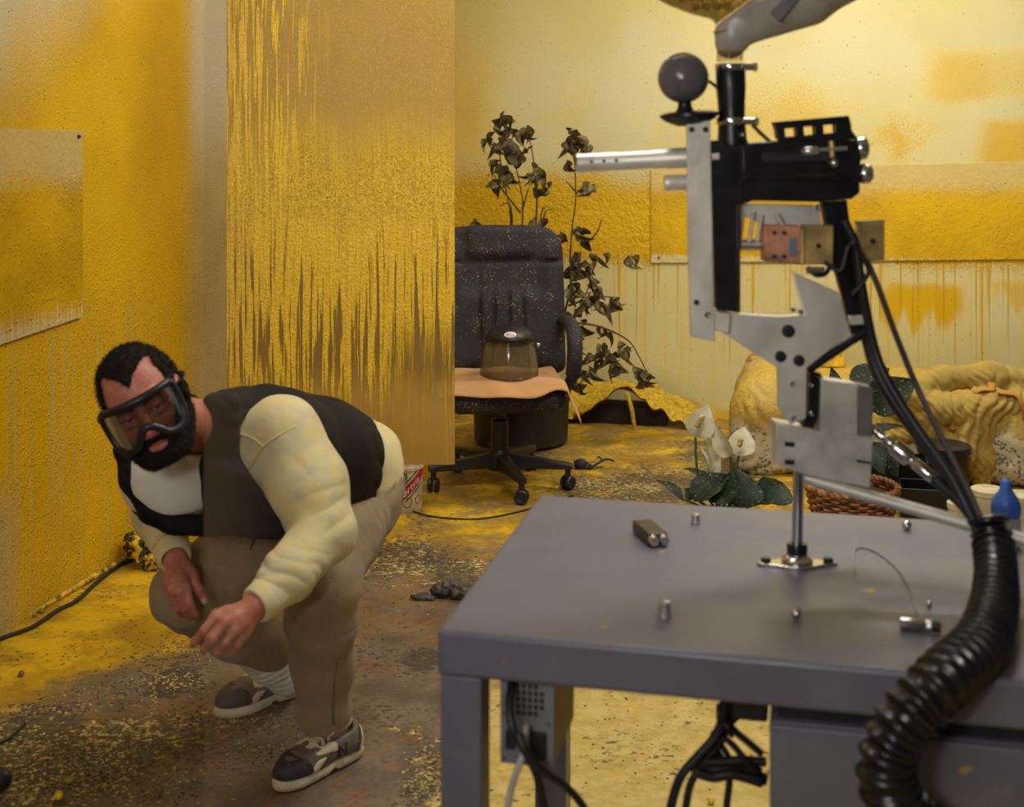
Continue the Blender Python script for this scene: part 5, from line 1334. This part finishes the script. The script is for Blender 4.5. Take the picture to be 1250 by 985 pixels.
rbox(tq(TL/2, TD/2, TZ-TT/2), (TL, TD, TT), 'table_top', M_TAB, tb_, .009)
rbox(tq(.034+.003, .036, (TZ-TT)/2), (.066, .06, TZ-TT), 'leg', M_TAB, tb_, .004)
rbox(tq(.037, TD-.036, (TZ-TT)/2), (.066, .06, TZ-TT), 'leg', M_TAB, tb_, .004)
rbox(tq(1.0, .40, .336), (.985, .72, .672), 'drawer_pedestal', M_TAB, tb_, .004)
rbox(tq(1.0, .40, .690), (.96, .69, .036), 'pedestal_gap_shade', M_DARK, tb_, .002)  # dark filler block, the gap's shade put into its colour
rbox(tq(.475, .16, .672), (.055, .10, .07), 'bracket', M_DARK, tb_, .004)
dr = rbox(tq(1.0, .036, .50), (.983, .012, .34), 'drawer', M_TAB, tb_, .003)
rbox(tq(1.0, .022, .40), (.16, .02, .018), 'handle', M_DARK, dr, .004)

# power supply hanging under the bench top
psc = tq(.135, .135, .637)
ps = thing('power_supply', psc-CZ_*.07, 'grey and beige power supply box slung under the bench top by its left leg', 'power supply')
M_PSU = simple('psu_steel', L(128, 128, 134), .45, .3); M_PSB = simple('psu_beige', L(188, 168, 124), .55)
rbox(psc, (.084, .18, .144), 'case', M_PSB, ps, .002)
fc = psc-DD*.0915; rbox(fc, (.086, .004, .146), 'face_plate', M_PSU, ps, .001)
for i in range(6):
    for j in range(5):
        if abs(i-2.5) > 2 and abs(j-2) > 1: continue
        rbox(fc-DD*.0022+DR*((i-2.5)*.0095)+CZ_*(.030+(j-2)*.0105), (.0062, .002, .0075), 'vent_slot', M_DARK, ps, 0.0005, 1)
rbox(fc-DD*.003+DR*.012-CZ_*.040, (.040, .008, .044), 'power_socket', M_DARK, ps, .003)
rbox(fc-DD*.003-DR*.026-CZ_*.034, (.016, .008, .030), 'rocker_switch', M_DARK, ps, .002)
for a, b in ((-.036, .066), (.036, .066), (-.036, -.066), (.036, -.066), (.036, -.005), (-.036, .005)):
    MB().lathe(fc-DD*.002+DR*a+CZ_*b, -DD, [(.0038, 0), (.0034, .002), (.0004, .0026)], 10).build('screw', M_CHR, ps)
M_CBL = simple('cable_black', L(30, 27, 31), .45); M_CBW = simple('cable_grey', L(170, 164, 160), .5)
def cable(pts, r, mat, label, name='cable', n=8, seg=8):
    q = crom(pts, n); o = MB().tube(q, r, seg).build(name, mat, None, origin=q[len(q)//2], smooth=180); return tag(o, label, 'cable')
cable([P(642, 885, 2.02), P(640, 915, 2.00), P(628, 950, 1.99), P(620, 985, 1.99), P(614, 1040, 2.0), P(618, 1150, 2.05)], .0052, M_CBW, 'pale grey cable hanging down from the power supply')
cable([P(625, 832, 2.04), P(622, 860, 2.0), P(626, 890, 1.98), P(640, 915, 1.98), P(655, 945, 1.99), P(664, 985, 2.0), P(672, 1060, 2.02)], .0068, M_CBL, 'black cable running down the face of the power supply')
cable([P(632, 895, 1.97), P(642, 918, 1.96), P(664, 942, 1.97), P(690, 960, 1.98), P(712, 985, 2.0), P(740, 1040, 2.05), P(770, 1120, 2.1)], .0062, M_CBL, 'black cable swinging right from the power supply past the rear leg')

# bundle of black cables by the pedestal
cbb = P(880, 900, 2.12)
cb_ = thing('cable_bundle', cbb, 'tangled bundle of black cables hanging under the bench, left of the pedestal', 'cables')
CBP = [
 [(885, 850), (882, 876), (872, 900), (850, 925), (830, 950), (818, 990), (812, 1040)],
 [(892, 850), (888, 880), (876, 908), (856, 935), (842, 960), (836, 1000), (835, 1040)],
 [(925, 872), (905, 873), (890, 885), (884, 900), (872, 920), (868, 940)],
 [(930, 920), (912, 905), (898, 893), (888, 880), (884, 860), (884, 845)],
 [(845, 935), (865, 940), (890, 938), (915, 945), (935, 952)],
 [(848, 942), (870, 948), (895, 945), (930, 955)],
 [(858, 930), (880, 930), (905, 928), (935, 930)],
 [(866, 905), (880, 925), (890, 950), (887, 985), (886, 1040)],
 [(868, 895), (890, 905), (908, 925), (925, 945)],
 [(875, 900), (884, 915), (900, 935), (930, 940)]]
for i, pp in enumerate(CBP):
    MB().tube(crom([P(x, y, 2.12+.012*((i*7) % 5-2)) for x, y in pp], 8), (.0078, .0065, .0055, .006, .010, .009, .008, .006, .0055, .005)[i], 8).build('cable', M_CBL, cb_, smooth=180)
MB().tube(crom([P(878, 882, 2.08), P(890, 888, 2.07), P(893, 898, 2.1)], 4), .004, 6).build('cable_tie', M_CBL, cb_, smooth=180)
MB().box(P(882, 872, 2.115), (.018, .03, .028)).build('plug', M_CBL, cb_, bevel=.004)

# small things lying on the bench
tp = lambda x, y, z=0.: FL(x, y, TZ+.0002)+CZ_*z
M_GUNM = simple('dark_bronze', L(66, 58, 56), .35, .6, var=.2)
g0, g1 = tp(786, 651), tp(806, 669)
lt_ = thing('lighter', (g0+g1)/2, 'small dark metal lighter lying on the bench, its two-lobed chrome end to the front', 'lighter')
dv = (g1-g0).normalized(); sv = dv.cross(CZ_).normalized(); fr_ = (dv, sv, CZ_)
m = g0+CZ_*.0125; ll = (g1-g0).length
MB().box(m+dv*(ll*.36), (ll*1.0, .040, .023), fr_).build('lighter_case', M_GUNM, lt_, bevel=.004)
for e in (-1, 1): MB().cyl(m+dv*ll*.86+sv*e*.010, m+dv*(ll*.86+.012)+sv*e*.010, .0098, .0085, 14).build('end_cap', M_CHR, lt_)
M_WMET = simple('pale_metal', L(196, 192, 186), .28, .8, var=.08)
def stub(px, py, r, h, label, mat=M_WMET):
    c0 = tp(px, py); t_ = thing('metal_stub', c0, label, 'stub')
    MB().lathe(c0, (0, 0, 1), [(r, 0), (r*1.04, h*.08), (r*.92, h*.25), (r*.9, h*.8), (r*.8, h*.97), (r*.5, h), (.0004, h*.98)], 18).build('stub_body', mat, t_, smooth=40)
    MB().lathe(c0+CZ_*h*.98, (0, 0, 1), [(r*.42, 0), (r*.4, .0016), (.0004, .002)], 12).build('stub_tip', mat, t_, smooth=40)
stub(811, 754, .0112, .027, 'upright pale metal stub on the bench, the nearest of the two')
stub(849, 639, .0095, .020, 'upright pale metal stub by the far edge of the bench')
def bball(px, py, r, label, label_mat=M_CHR):
    c0 = tp(px, py, r); tag(MB().ball(c0, r, 18, 12).build('steel_ball', label_mat, None, origin=c0, smooth=180), label, 'ball')
bball(972, 755, .0085, 'steel ball on the bench in front of the gun flange')
bball(1107, 647, .0095, 'steel ball on the bench under the slanting silver tube')
bball(1134, 741, .0050, 'tiny clear-looking steel ball behind the lying chrome pin')
p0, p1 = tp(1098, 768, .0095), tp(1138, 772, .0095)
pn = thing('chrome_pin', (p0+p1)/2-CZ_*.0095, 'short chrome pin lying on the bench near the black hose', 'pin')
dd_ = (p1-p0).normalized(); MB().lathe(p0, dd_, [(.007, 0), (.0095, .002), (.0095, .036), (.0085, .038), (.0085, .044), (.0095, .046), (.0095, (p1-p0).length-.002), (.007, (p1-p0).length)], 18).build('pin_body', M_CHR, pn, smooth=40)
MB().lathe(p1, dd_, [(.0075, 0), (.0085, .001), (.0085, .012), (.006, .013)], 14).build('pin_end', M_DARK, pn)
# thin clear line lying on the bench
cable([tp(1043, 702, .002), tp(1044, 672, .002), tp(1064, 672, .002), tp(1094, 694, .002), tp(1112, 725, .002), tp(1120, 752, .002)], .0016, simple('clear_line', L(150, 142, 142), .2), 'thin pale wire curling over the bench to the chrome pin')
# dropper bottle with blue cap
bo_ = tp(1228, 668)
bt = thing('dropper_bottle', bo_, 'clear dropper bottle with a blue pointed cap, behind the black hose', 'bottle')
def clearmat():
    t = T('bottle_plastic'); tr = t.n('BsdfTransparent'); tr.inputs[0].default_value = (.75, .80, .82, 1)
    p_ = t.pr(L(150, 160, 168), .2, link=False); t.mixsh(.45, tr.outputs[0], p_); return t.m
MB().lathe(bo_, (0, 0, 1), [(.024, 0), (.027, .004), (.027, .052), (.024, .060), (.012, .064)], 24).build('bottle_body', clearmat(), bt, smooth=40)
M_BLU = simple('cap_blue', L(56, 96, 178), .5)
MB().lathe(bo_, (0, 0, 1), [(.024, .058), (.0255, .062), (.0255, .082), (.0235, .090), (.014, .104), (.0105, .112), (.0095, .122), (.006, .127), (.0004, .128)], 26).build('cap', M_BLU, bt, smooth=50)
for i in range(16):
    a = 2*math.pi*i/16; c0 = bo_+Vector((math.cos(a)*.0255, math.sin(a)*.0255, .062)); MB().cyl(c0, c0+CZ_*.02, .0012, .0012, 5).build('grip_rib', M_BLU, bt)

# ------------------------------------------------------------------ paintball gun on its swivel mount
GY = FPX*(EYE-TZ)/(690-HY)      # distance of the mount
gb = FL(973, 690, TZ)
gun = thing('paintball_gun', gb, 'robotic paintball gun on a silver swivel mount, clamped to the grey bench', 'gun')
M_ALU = simple('brushed_aluminium', L(222, 216, 204), .42, .45, var=.10, vs_=10, bump=.08)
M_ALD = simple('worn_aluminium', L(206, 200, 188), .5, .4, var=.14, vs_=16, bump=.1)
M_ANO = simple('black_anodised', L(28, 26, 29), .32, .3, var=.2)
M_ZNC = simple('yellow_zinc', L(196, 166, 104), .4, .6, var=.2, vs_=22); M_COP = simple('pinkish_zinc', L(196, 140, 108), .45, .5, var=.22, vs_=26)
G = lambda x, y, d=0.: P(x, y, GY+d)
def pz(name, pts, d, th, mat, parent=gun, bev=.0015): return MB().prism(pts, GY+d, th).build(name, mat, parent, smooth=35, bevel=bev)
def rod(name, a, b, r, mat, parent=gun, r1=None, seg=18): return MB().cyl(a, b, r, r1, seg).build(name, mat, parent, smooth=40)
def bolt(px, py, d, r=.006, mat=None, parent=gun, name='screw'):
    c0 = G(px, py, d); o = MB().lathe(c0, (0, -1, 0), [(r, -.002), (r, .0035), (r*.75, .005), (r*.45, .005), (r*.42, .002), (.0004, .002)], 14).build(name, mat or M_CHR, parent, smooth=40); return o
# mount: lens-shaped flange, hub, shaft
fl = []
for i in range(36):
    a = 2*math.pi*i/36; fl.append((math.cos(a), math.sin(a)))
fv = []
for z in (.0005, .006):
    for c_, s_ in fl:
        r = .031+.042*abs(c_)**3.2; fv.append(gb+Vector((c_*r, s_*(.031 if abs(c_) < .6 else .031*(1-(abs(c_)-.6)*.9)), z)))
flo = MB(); flo.rings([fv[:36], fv[36:]]); flange = flo.build('mounting_flange', M_CHR, gun, smooth=35, bevel=.0012)
for e in (-1, 1): MB().lathe(gb+Vector((e*.056, 0, .006)), (0, 0, 1), [(.009, 0), (.009, .006), (.007, .008), (.0004, .0078)], 16).build('flange_bolt', M_ANO, flange, smooth=40)
MB().lathe(gb, (0, 0, 1), [(.028, .006), (.028, .012), (.024, .016), (.0195, .018), (.019, .022), (.013, .022)], 28).build('hub_ring', M_CHR, flange, smooth=40)
MB().lathe(gb, (0, 0, 1), [(.018, .02), (.0185, .036), (.0165, .04), (.0105, .04)], 24).build('collar', M_ANO, gun, smooth=40)
MB().cyl(gb+CZ_*.02, G(975, 560), .0098, .0098, 24).build('shaft', M_CHR, gun, smooth=40)
# clamp blocks
pz('lower_block', [(948, 517), (1003, 527), (1066, 534), (1062, 596), (985, 580), (948, 567)], -.022, .050, M_ALD)
for y in (542, 564): pz('slot', [(958, y-3), (970, y-2), (970, y+4), (958, y+3)], -.0235, .004, M_DARK, gun, .0005)
pz('block', [(1003, 464), (1047, 470), (1047, 536), (1001, 528)], -.018, .045, M_ALD)
pz('block_shaded_side', [(1047, 470), (1066, 474), (1065, 540), (1047, 537)], -.012, .040, simple('alu_shaded_side', L(140, 132, 126), .5, .6))  # side face of the block, its shade put into a darker grey
pz('slit', [(1046, 561), (1063, 564), (1063, 567), (1046, 564)], -.0235, .004, M_DARK, gun, .0003)
pz('spine', [(987, 452), (1003, 456), (1002, 500), (993, 524), (979, 520), (987, 500)], -.004, .03, M_ANO)
for x, y in ((990, 470), (1001, 461), (990, 505)): bolt(x, y, -.006, .0045)
# yoke plate with its three dark bolts
yk = pz('yoke_plate', [(875, 381), (950, 386), (982, 384), (968, 332), (1024, 357), (1039, 407), (985, 449), (984, 511), (965, 518), (950, 497), (949, 449), (880, 405)], -.012, .010, M_ALU)
for x, y, r in ((962, 404, .0115), (952.5, 435, .0100), (975, 440, .0100)): bolt(x, y, -.013, r, M_DARK, yk, 'yoke_bolt')
for x, y in ((967, 468), (968, 510), (968, 378), (977, 381)): bolt(x, y, -.012, .005, M_CHR, yk)
pz('yoke_rear_plate', [(880, 384), (950, 388), (975, 440), (949, 447), (884, 404)], .028, .008, M_ALU)
rod('diagonal_strut', G(985, 452, -.004), G(1056, 404, .004), .0085, M_ANO)
pz('yoke_tab', [(1036, 386), (1056, 385), (1057, 396), (1038, 397)], -.006, .012, M_ALU)
# tall front bracket
br = pz('front_bracket', [(838, 147), (867, 147), (870, 300), (873, 417), (843, 411), (840, 300)], -.030, .010, M_ALU)
for x, y in ((844, 158), (861, 158), (850, 369)): bolt(x, y, -.030, .005, M_GUNM, br)
bolt(863, 384, -.030, .0055, M_CHR, br)
pz('bracket_foot', [(866, 380), (892, 383), (890, 407), (866, 402)], -.026, .05, M_ALU)
# barrels
bl = [G(704, 199), G(716, 198.4), G(796, 194.5), G(798, 194.4), G(812, 193.7), G(814, 193.6), G(876, 190.5)]
MB().tube(bl, [.0165, .0165, .0162, .0175, .0175, .0185, .0190], 26).build('barrel', M_ALU, gun, smooth=40)
ax = (bl[0]-bl[1]).normalized(); MB().lathe(bl[0]+ax*.0004, ax, [(.0165, 0), (.013, .0006), (.011, -.010), (.0004, -.010)], 24).build('muzzle', M_DARK, gun, smooth=40)
for t_ in (722, 737, 752): bolt(t_, 198-(t_-704)*.05, -.0155, .0028, M_DARK, gun, 'port')
MB().tube([G(811, 224), G(815, 223.5), G(818, 223), G(880, 221)], [.0125, .0145, .0140, .0140], 20).build('air_tube', M_ALU, gun, smooth=40)
# receiver
RD = .030
pz('front_block', [(868, 172), (910, 168), (918, 180), (918, 246), (904, 250), (903, 382), (874, 378), (870, 250)], -.018, .036, M_ANO)
pz('front_rib', [(899, 250), (904, 250), (904, 382), (899, 381)], -.024, .012, M_GUNM)
rc = pz('receiver', [(905, 176), (948, 172), (1046, 170), (1052, 182), (1050, 236), (1040, 243), (1003, 247), (906, 245)], -.026, .052, M_ANO, gun, .004)
pz('receiver_ridge', [(910, 214), (1048, 216), (1049, 222), (910, 220)], -.029, .058, M_ANO, rc, .002)
pz('receiver_channel', [(930, 186), (1020, 184), (1020, 196), (930, 198)], -.0275, .004, M_DARK, rc, .001)
for i in range(10):
    x = 973+i*4.6; pz('engraved_mark', [(x, 211.5), (x+3.2, 211.4), (x+3.2, 216.5), (x, 216.6)], -.0268, .002, M_GUNM, rc, .0002)
# rail with three slots
def slotted(name, x0, x1, xb0, xb1, yt0, yt1, yb0, yb1, slots, d, th, mat):
    """plate with holes, built from bars between the slots"""
    ys0 = lambda x: yt0+(yt1-yt0)*(x-x0)/(x1-x0)
    t_ = pz(name, [(x0, yt0), (x1, yt1), (x1+3, yt1+9), (x0+3, yt0+9)], d, th, mat, gun, .0006)
    xs = [x0+3]+[v for s_ in slots for v in s_]+[x1+3]
    for i in range(0, len(xs), 2):
        a, b = xs[i], xs[i+1]; pz('rail_web', [(a, ys0(a)+8.5), (b, ys0(b)+8.5), (b+1, ys0(b)+19.5), (a+1, ys0(a)+19.5)], d, th, mat, t_, .0006)
    pz('rail_foot', [(x0+5, ys0(x0)+19), (x1+5, ys0(x1)+19), (xb1, yb1), (xb0, yb0)], d, th, mat, t_, .0006)
    return t_
slotted('sight_rail', 945, 1036, 955, 1048, 149, 141, 174, 171, [(958, 972), (981, 995), (1005, 1020)], -.014, .028, M_ANO)
# bolt knobs, cocking rod
for x, y, r in ((1042, 181, .021), (1047, 212, .0185)):
    c0 = G(x+3, y, -.006); MB().lathe(c0, (1, -.12, 0), [(r*.5, -.01), (r*.9, 0), (r, .004), (r, .012), (r*.9, .018), (r*.55, .022), (r*.5, .019), (.0004, .019)], 24).build('bolt_knob', M_CHR, gun, smooth=40)
rod('cocking_rod', G(984, 184, -.032), G(1034, 181, -.032), .0042, M_WMET)
MB().tube([G(978, 185, -.032), G(984, 184.5, -.032), G(996, 184, -.032), G(1004, 183.4, -.032)], [.002, .0085, .0085, .003], 16).build('cocking_knob', M_WMET, gun, smooth=180)
rod('link_wire', G(946, 188, -.031), G(980, 185, -.031), .0018, M_GUNM)
MB().tube([G(1015, 172, -.031), G(1016, 192, -.031)], .0052, 10).build('velocity_post', M_ZNC, gun, smooth=40)
MB().ball(G(1018, 199, -.031), .0092, 14, 10).build('velocity_knob', M_CHR, gun, smooth=180)
# feed neck with two hose clamps
FN = lambda y, x=894: G(x, y)
MB().lathe(G(894, 176), G(891.5, 76)-G(894, 176), [(.026, 0), (.026, .012), (.0245, .03), (.0235, .05), (.0245, .075), (.0265, .10), (.0265, .138), (.024, .142), (.022, .12)], 28).build('feed_neck', M_ANO, gun, smooth=50)
for y, x in ((82, 892), (148, 893.5)):
    a = G(x, y+4); cl = MB().lathe(a, (0, 0, 1), [(.0272, 0), (.0278, .001), (.0278, .011), (.0272, .012)], 28, False).build('hose_clamp', M_CHR, gun, smooth=40)
    rod('clamp_screw', G(x+14, y, -.02), G(x+28, y, -.02), .0062, M_CHR, cl); MB().lathe(G(x+28, y, -.02), (1, 0, 0), [(.0078, 0), (.0078, .006), (.005, .007), (.0004, .007)], 8).build('screw_head', M_CHR, cl)
bolt(905, 164, -.024, .005)
# hopper: ribbed shell, clear in front, grey behind
def hop(off):
    s_ = SDF(); s_.el(G(925, -68), (.250+off, .078+off, .142+off), None, .02)
    s_.rc(G(891, 54), G(893, 10), .027+off, .029+off, .012); s_.rc(G(900, 40), G(972, -12), .028+off, .074+off, .02); return s_
nd = Vector((-.58, 0, .81))        # the seam between the clear half and the grey half
h1 = hop(0.); h1.clip(G(892, 18), nd, .002); hopper = sdfobj('hopper_shell', h1, .006, simple('hopper_grey', L(168, 160, 150), .35, .0, var=.12), gun, None, 2)
def hopclear():
    t = T('hopper_clear'); tr = t.n('BsdfTransparent'); tr.inputs[0].default_value = (.86, .80, .62, 1)
    p_ = t.pr(L(150, 132, 84), .15, link=False); fr = t.n('LayerWeight'); fr.inputs[0].default_value = .4
    t.mixsh(t.add(.12, t.mul(fr.outputs['Facing'], .5)), tr.outputs[0], p_); return t.m
h2 = hop(0.); h2.clip(G(891.5, 18), -nd, .002)
h2i = hop(-.004)
h2.fn(lambda p: -h2i.ev(p, p[:, 0] if p.ndim == 3 else p, .3), 'i', .001)
sdfobj('hopper_window', h2, .0035, hopclear(), gun, None, 1, largest=False)
pz('hopper_latch', [(942, 14), (970, -16), (982, -8), (952, 26)], -.074, .014, simple('latch_grey', L(112, 106, 112), .4), gun, .002)
MB().lathe(G(891, 72), (0, 0, 1), [(.0235, -.004), (.0235, .03), (.030, .05)], 26, False).build('hopper_neck', hopclear(), gun, smooth=50)
# paintballs seen through the clear half, one by one
pbm = MB().ball((0, 0, 0), .0087, 12, 8); pb0 = None; rp_ = random.Random(12); n = 0
hs_ = hop(-.0135); pcl = []
for row in range(7):
    for col_ in range(11):
        x, y = 806+col_*12.6+(row % 2)*6.3, 24-row*10.6
        lo = G(x, y, -.08)
        q = np.array([[[lo.x, lo.y+.003*k, lo.z] for k in range(40)]], np.float32)
        d = hs_.ev(q, q[:, 0], .3)[0]; k = np.nonzero(d < 0)[0]
        if len(k) == 0: continue
        c0 = Vector(q[0, k[0]].tolist())
        if (c0-G(892, 18)).dot(nd) < .012: continue
        if any((c0-e).length < .0150 for e in pcl): continue
        pcl.append(c0)
        if pb0 is None:
            me = bpy.data.meshes.new('paintball'); me.from_pydata(pbm.v, [], pbm.f); me.materials.append(M_PB); me.polygons.foreach_set('use_smooth', [True]*len(me.polygons)); pb0 = me
        o = bpy.data.objects.new('paintball', me); link(o); o.location = c0; tag(o, 'yellow paintball heaped in the clear front of the gun hopper', 'ball', 'paintballs in the hopper')
# ball camera on a black dish
dz = MB().lathe(G(842, 151, -.004), (-.06, 0, 1), [(.020, -.004), (.044, .006), (.053, .014), (.053, .018), (.040, .022), (.016, .023)], 32).build('camera_dish', M_ANO, gun, smooth=40)
MB().lathe(G(836, 133, -.004), (-.04, 0, 1), [(.018, -.006), (.013, .003), (.012, .012), (.018, .022)], 24).build('camera_neck', M_ANO, gun, smooth=60)
MB().ball(G(834, 95, -.004), .0455, 36, 24).build('ball_camera', simple('ball_grey', L(96, 93, 98), .2, .1, var=.05), gun, smooth=180)
MB().tube(crom([G(860, 96, .02), G(872, 104, .03), G(882, 116, .035), G(886, 140, .035)], 6), .0032, 8).build('camera_wire', M_ANO, gun, smooth=180)
MB().tube(crom([G(918, 152, -.01), G(930, 164, -.01), G(946, 178, -.012)], 5), .0035, 8).build('trigger_wire', M_GUNM, gun, smooth=180)
# parts under the receiver: white plate, solenoid, linkage
pz('under_plate', [(905, 249), (1001, 250), (1003, 276), (930, 274), (905, 262)], .006, .012, M_ALU)
bolt(998, 253, .004, .0055)
for (a, b, r) in (((906, 262), (902, 298), .0048), ((920, 258), (914, 300), .0035), ((930, 262), (924, 296), .0035), ((948, 262), (956, 276), .005)): rod('link_bar', G(*a, -.004), G(*b, -.004), r, M_ALD)
rod('plunger', G(889, 298), G(936, 298), .0065, M_ALD); MB().ball(G(889, 298), .0095, 12, 8).build('plunger_tip', M_ALD, gun, smooth=180)
pts = [G(900+i*.42, 299, 0)+Vector((0, math.cos(i*.9)*.010, math.sin(i*.9)*.010)) for i in range(70)]
MB().tube(pts, .0014, 6).build('return_spring', M_CHR, gun, smooth=180)
sol = pz('solenoid_box', [(933, 275), (979, 276), (979, 322), (933, 320)], -.022, .040, M_COP, gun, .002)
pz('solenoid_frame', [(981, 275), (1018, 275), (1017, 323), (981, 322)], -.024, .044, M_ZNC, gun, .002)
rod('solenoid_rim', G(979.5, 276, -.024), G(979.5, 322, -.024), .0042, M_ZNC, sol)
bolt(979, 277, -.026, .0045, M_CHR, sol)
for x, y in ((945, 284), (957, 284), (945, 313), (957, 313)): bolt(x, y, -.0225, .0036, M_GUNM, sol, 'rivet')
pz('window', [(963, 291), (973, 291), (973, 313), (963, 312)], -.0235, .004, simple('window_blue', L(130, 140, 150), .3, .4), sol, .0005)
bolt(999, 300, -.0245, .0045, M_GUNM)
pz('end_plate', [(1044, 269), (1080, 268), (1080, 318), (1050, 321)], -.006, .006, M_ZNC, gun, .001)
bolt(1065, 294, -.007, .005, M_GUNM)
MB().tube(crom([G(985, 326, -.02), G(996, 336, -.025), G(1008, 334, -.02), G(1014, 322, -.01)], 6), .004, 8).build('solenoid_wire', M_CBL, gun, smooth=180)
rod('cross_tube', G(985, 330, -.02), G(1006, 330, -.02), .0065, M_CHR)
# trigger frame behind the cables
pz('grip_frame', [(1003, 247), (1034, 244), (1040, 290), (1052, 360), (1060, 410), (1044, 420), (1026, 352), (1012, 300)], .010, .020, M_ANO)
# slanting silver tube and fittings
tube_a, tube_b = G(982, 583, .01), P(1182, 640, 2.24)
MB().tube([tube_a, tube_b, tube_b+(tube_b-tube_a)*.55], [.0095, .0115, .0115], 20).build('silver_tube', M_ALD, gun, smooth=40)
fa, fb = P(1062, 521, 2.36), P(1142, 586, 2.30); fd = (fb-fa).normalized(); fl_ = (fb-fa).length
MB().lathe(fa, fd, [(.006, 0), (.008, .004), (.008, .014), (.006, .016), (.0085, .018), (.0085, .028), (.006, .030), (.009, .034), (.009, .046), (.0065, .048), (.0145, .052), (.0155, .056), (.0155, .082), (.0140, .086), (.008, .088), (.008, .094), (.0105, .097), (.0105, fl_-.006), (.009, fl_)], 20).build('air_fitting', M_CHR, gun, smooth=40)

# air hose and wire strands running down to the corrugated hose
def strand(pts, r, label, mat=M_CBL, flat=1.):
    q = crom(pts, 8); o = MB().tube(q, r, 10, True, flat).build('cable', mat, None, origin=q[0], smooth=180); return tag(o, label, 'cable')
strand([P(1140, 584, 2.30), P(1158, 600, 2.28), P(1180, 622, 2.25), P(1196, 650, 2.22)], .0105, 'short black air hose from the chrome fitting into the corrugated hose')
strand([G(1024, 246, .040), G(1030, 290, .045), G(1042, 350, .045), G(1058, 408, .045), G(1070, 450, .04), P(1092, 490, 2.36), P(1128, 540, 2.32), P(1168, 594, 2.27), P(1194, 636, 2.23)], .0125, 'thick black cable sweeping from the gun body down to the corrugated hose')
strand([G(1030, 268, -.014), G(1044, 300, -.016), G(1052, 350, -.016), G(1066, 420, -.012), P(1082, 462, 2.32), P(1118, 520, 2.29), P(1160, 580, 2.24), P(1190, 640, 2.2)], .0085, 'black cable lying in front of the thick cable along the gun')
strand([G(1058, 318, -.016), G(1072, 350, -.018), G(1094, 410, -.016), G(1120, 474, -.01), P(1150, 535, 2.28), P(1178, 590, 2.24), P(1200, 640, 2.21)], .0055, 'thin grey-black cable hanging freely right of the thick cable', simple('cable_brown', L(74, 62, 58), .5))
strand([G(1006, 320, -.028), G(1026, 330, -.034), G(1036, 300, -.034), G(1048, 306, -.03), G(1060, 330, -.026), G(1052, 346, -.03), G(1040, 360, -.03)], .0042, 'loose black wire looping round the solenoid')
# corrugated hose
M_HOSE = simple('hose_black', L(24, 22, 25), .26, var=.15)
hp = crom([P(1206, 632, 2.22), P(1212, 662, 2.20), P(1216, 700, 2.13), P(1213, 742, 2.02), P(1196, 788, 1.89), P(1152, 830, 1.795), P(1112, 872, 1.765), P(1086, 918, 1.76), P(1084, 958, 1.76), P(1104, 992, 1.77), P(1150, 1030, 1.77), P(1200, 1090, 1.78)], 60)
# resample evenly and ring it
cum = [0.]
for i in range(1, len(hp)): cum.append(cum[-1]+(hp[i]-hp[i-1]).length)
N_ = int(cum[-1]/.0016); ev = np.linspace(0, cum[-1], N_); hx = [np.interp(ev, cum, [p[k] for p in hp]) for k in range(3)]
pts = [Vector((hx[0][i], hx[1][i], hx[2][i])) for i in range(N_)]
rad_ = [.0300+.0056*max(-.6, math.sin(2*math.pi*e/.0215))+.006*min(1, max(0, (e-.12)/.3)) for e in ev]
hose = MB().tube(pts, rad_, 26).build('corrugated_hose', M_HOSE, None, origin=P(1212, 662, 2.20), smooth=180)
tag(hose, 'thick black corrugated hose curling over the front edge of the bench', 'hose')
bpy.context.view_layer.update()
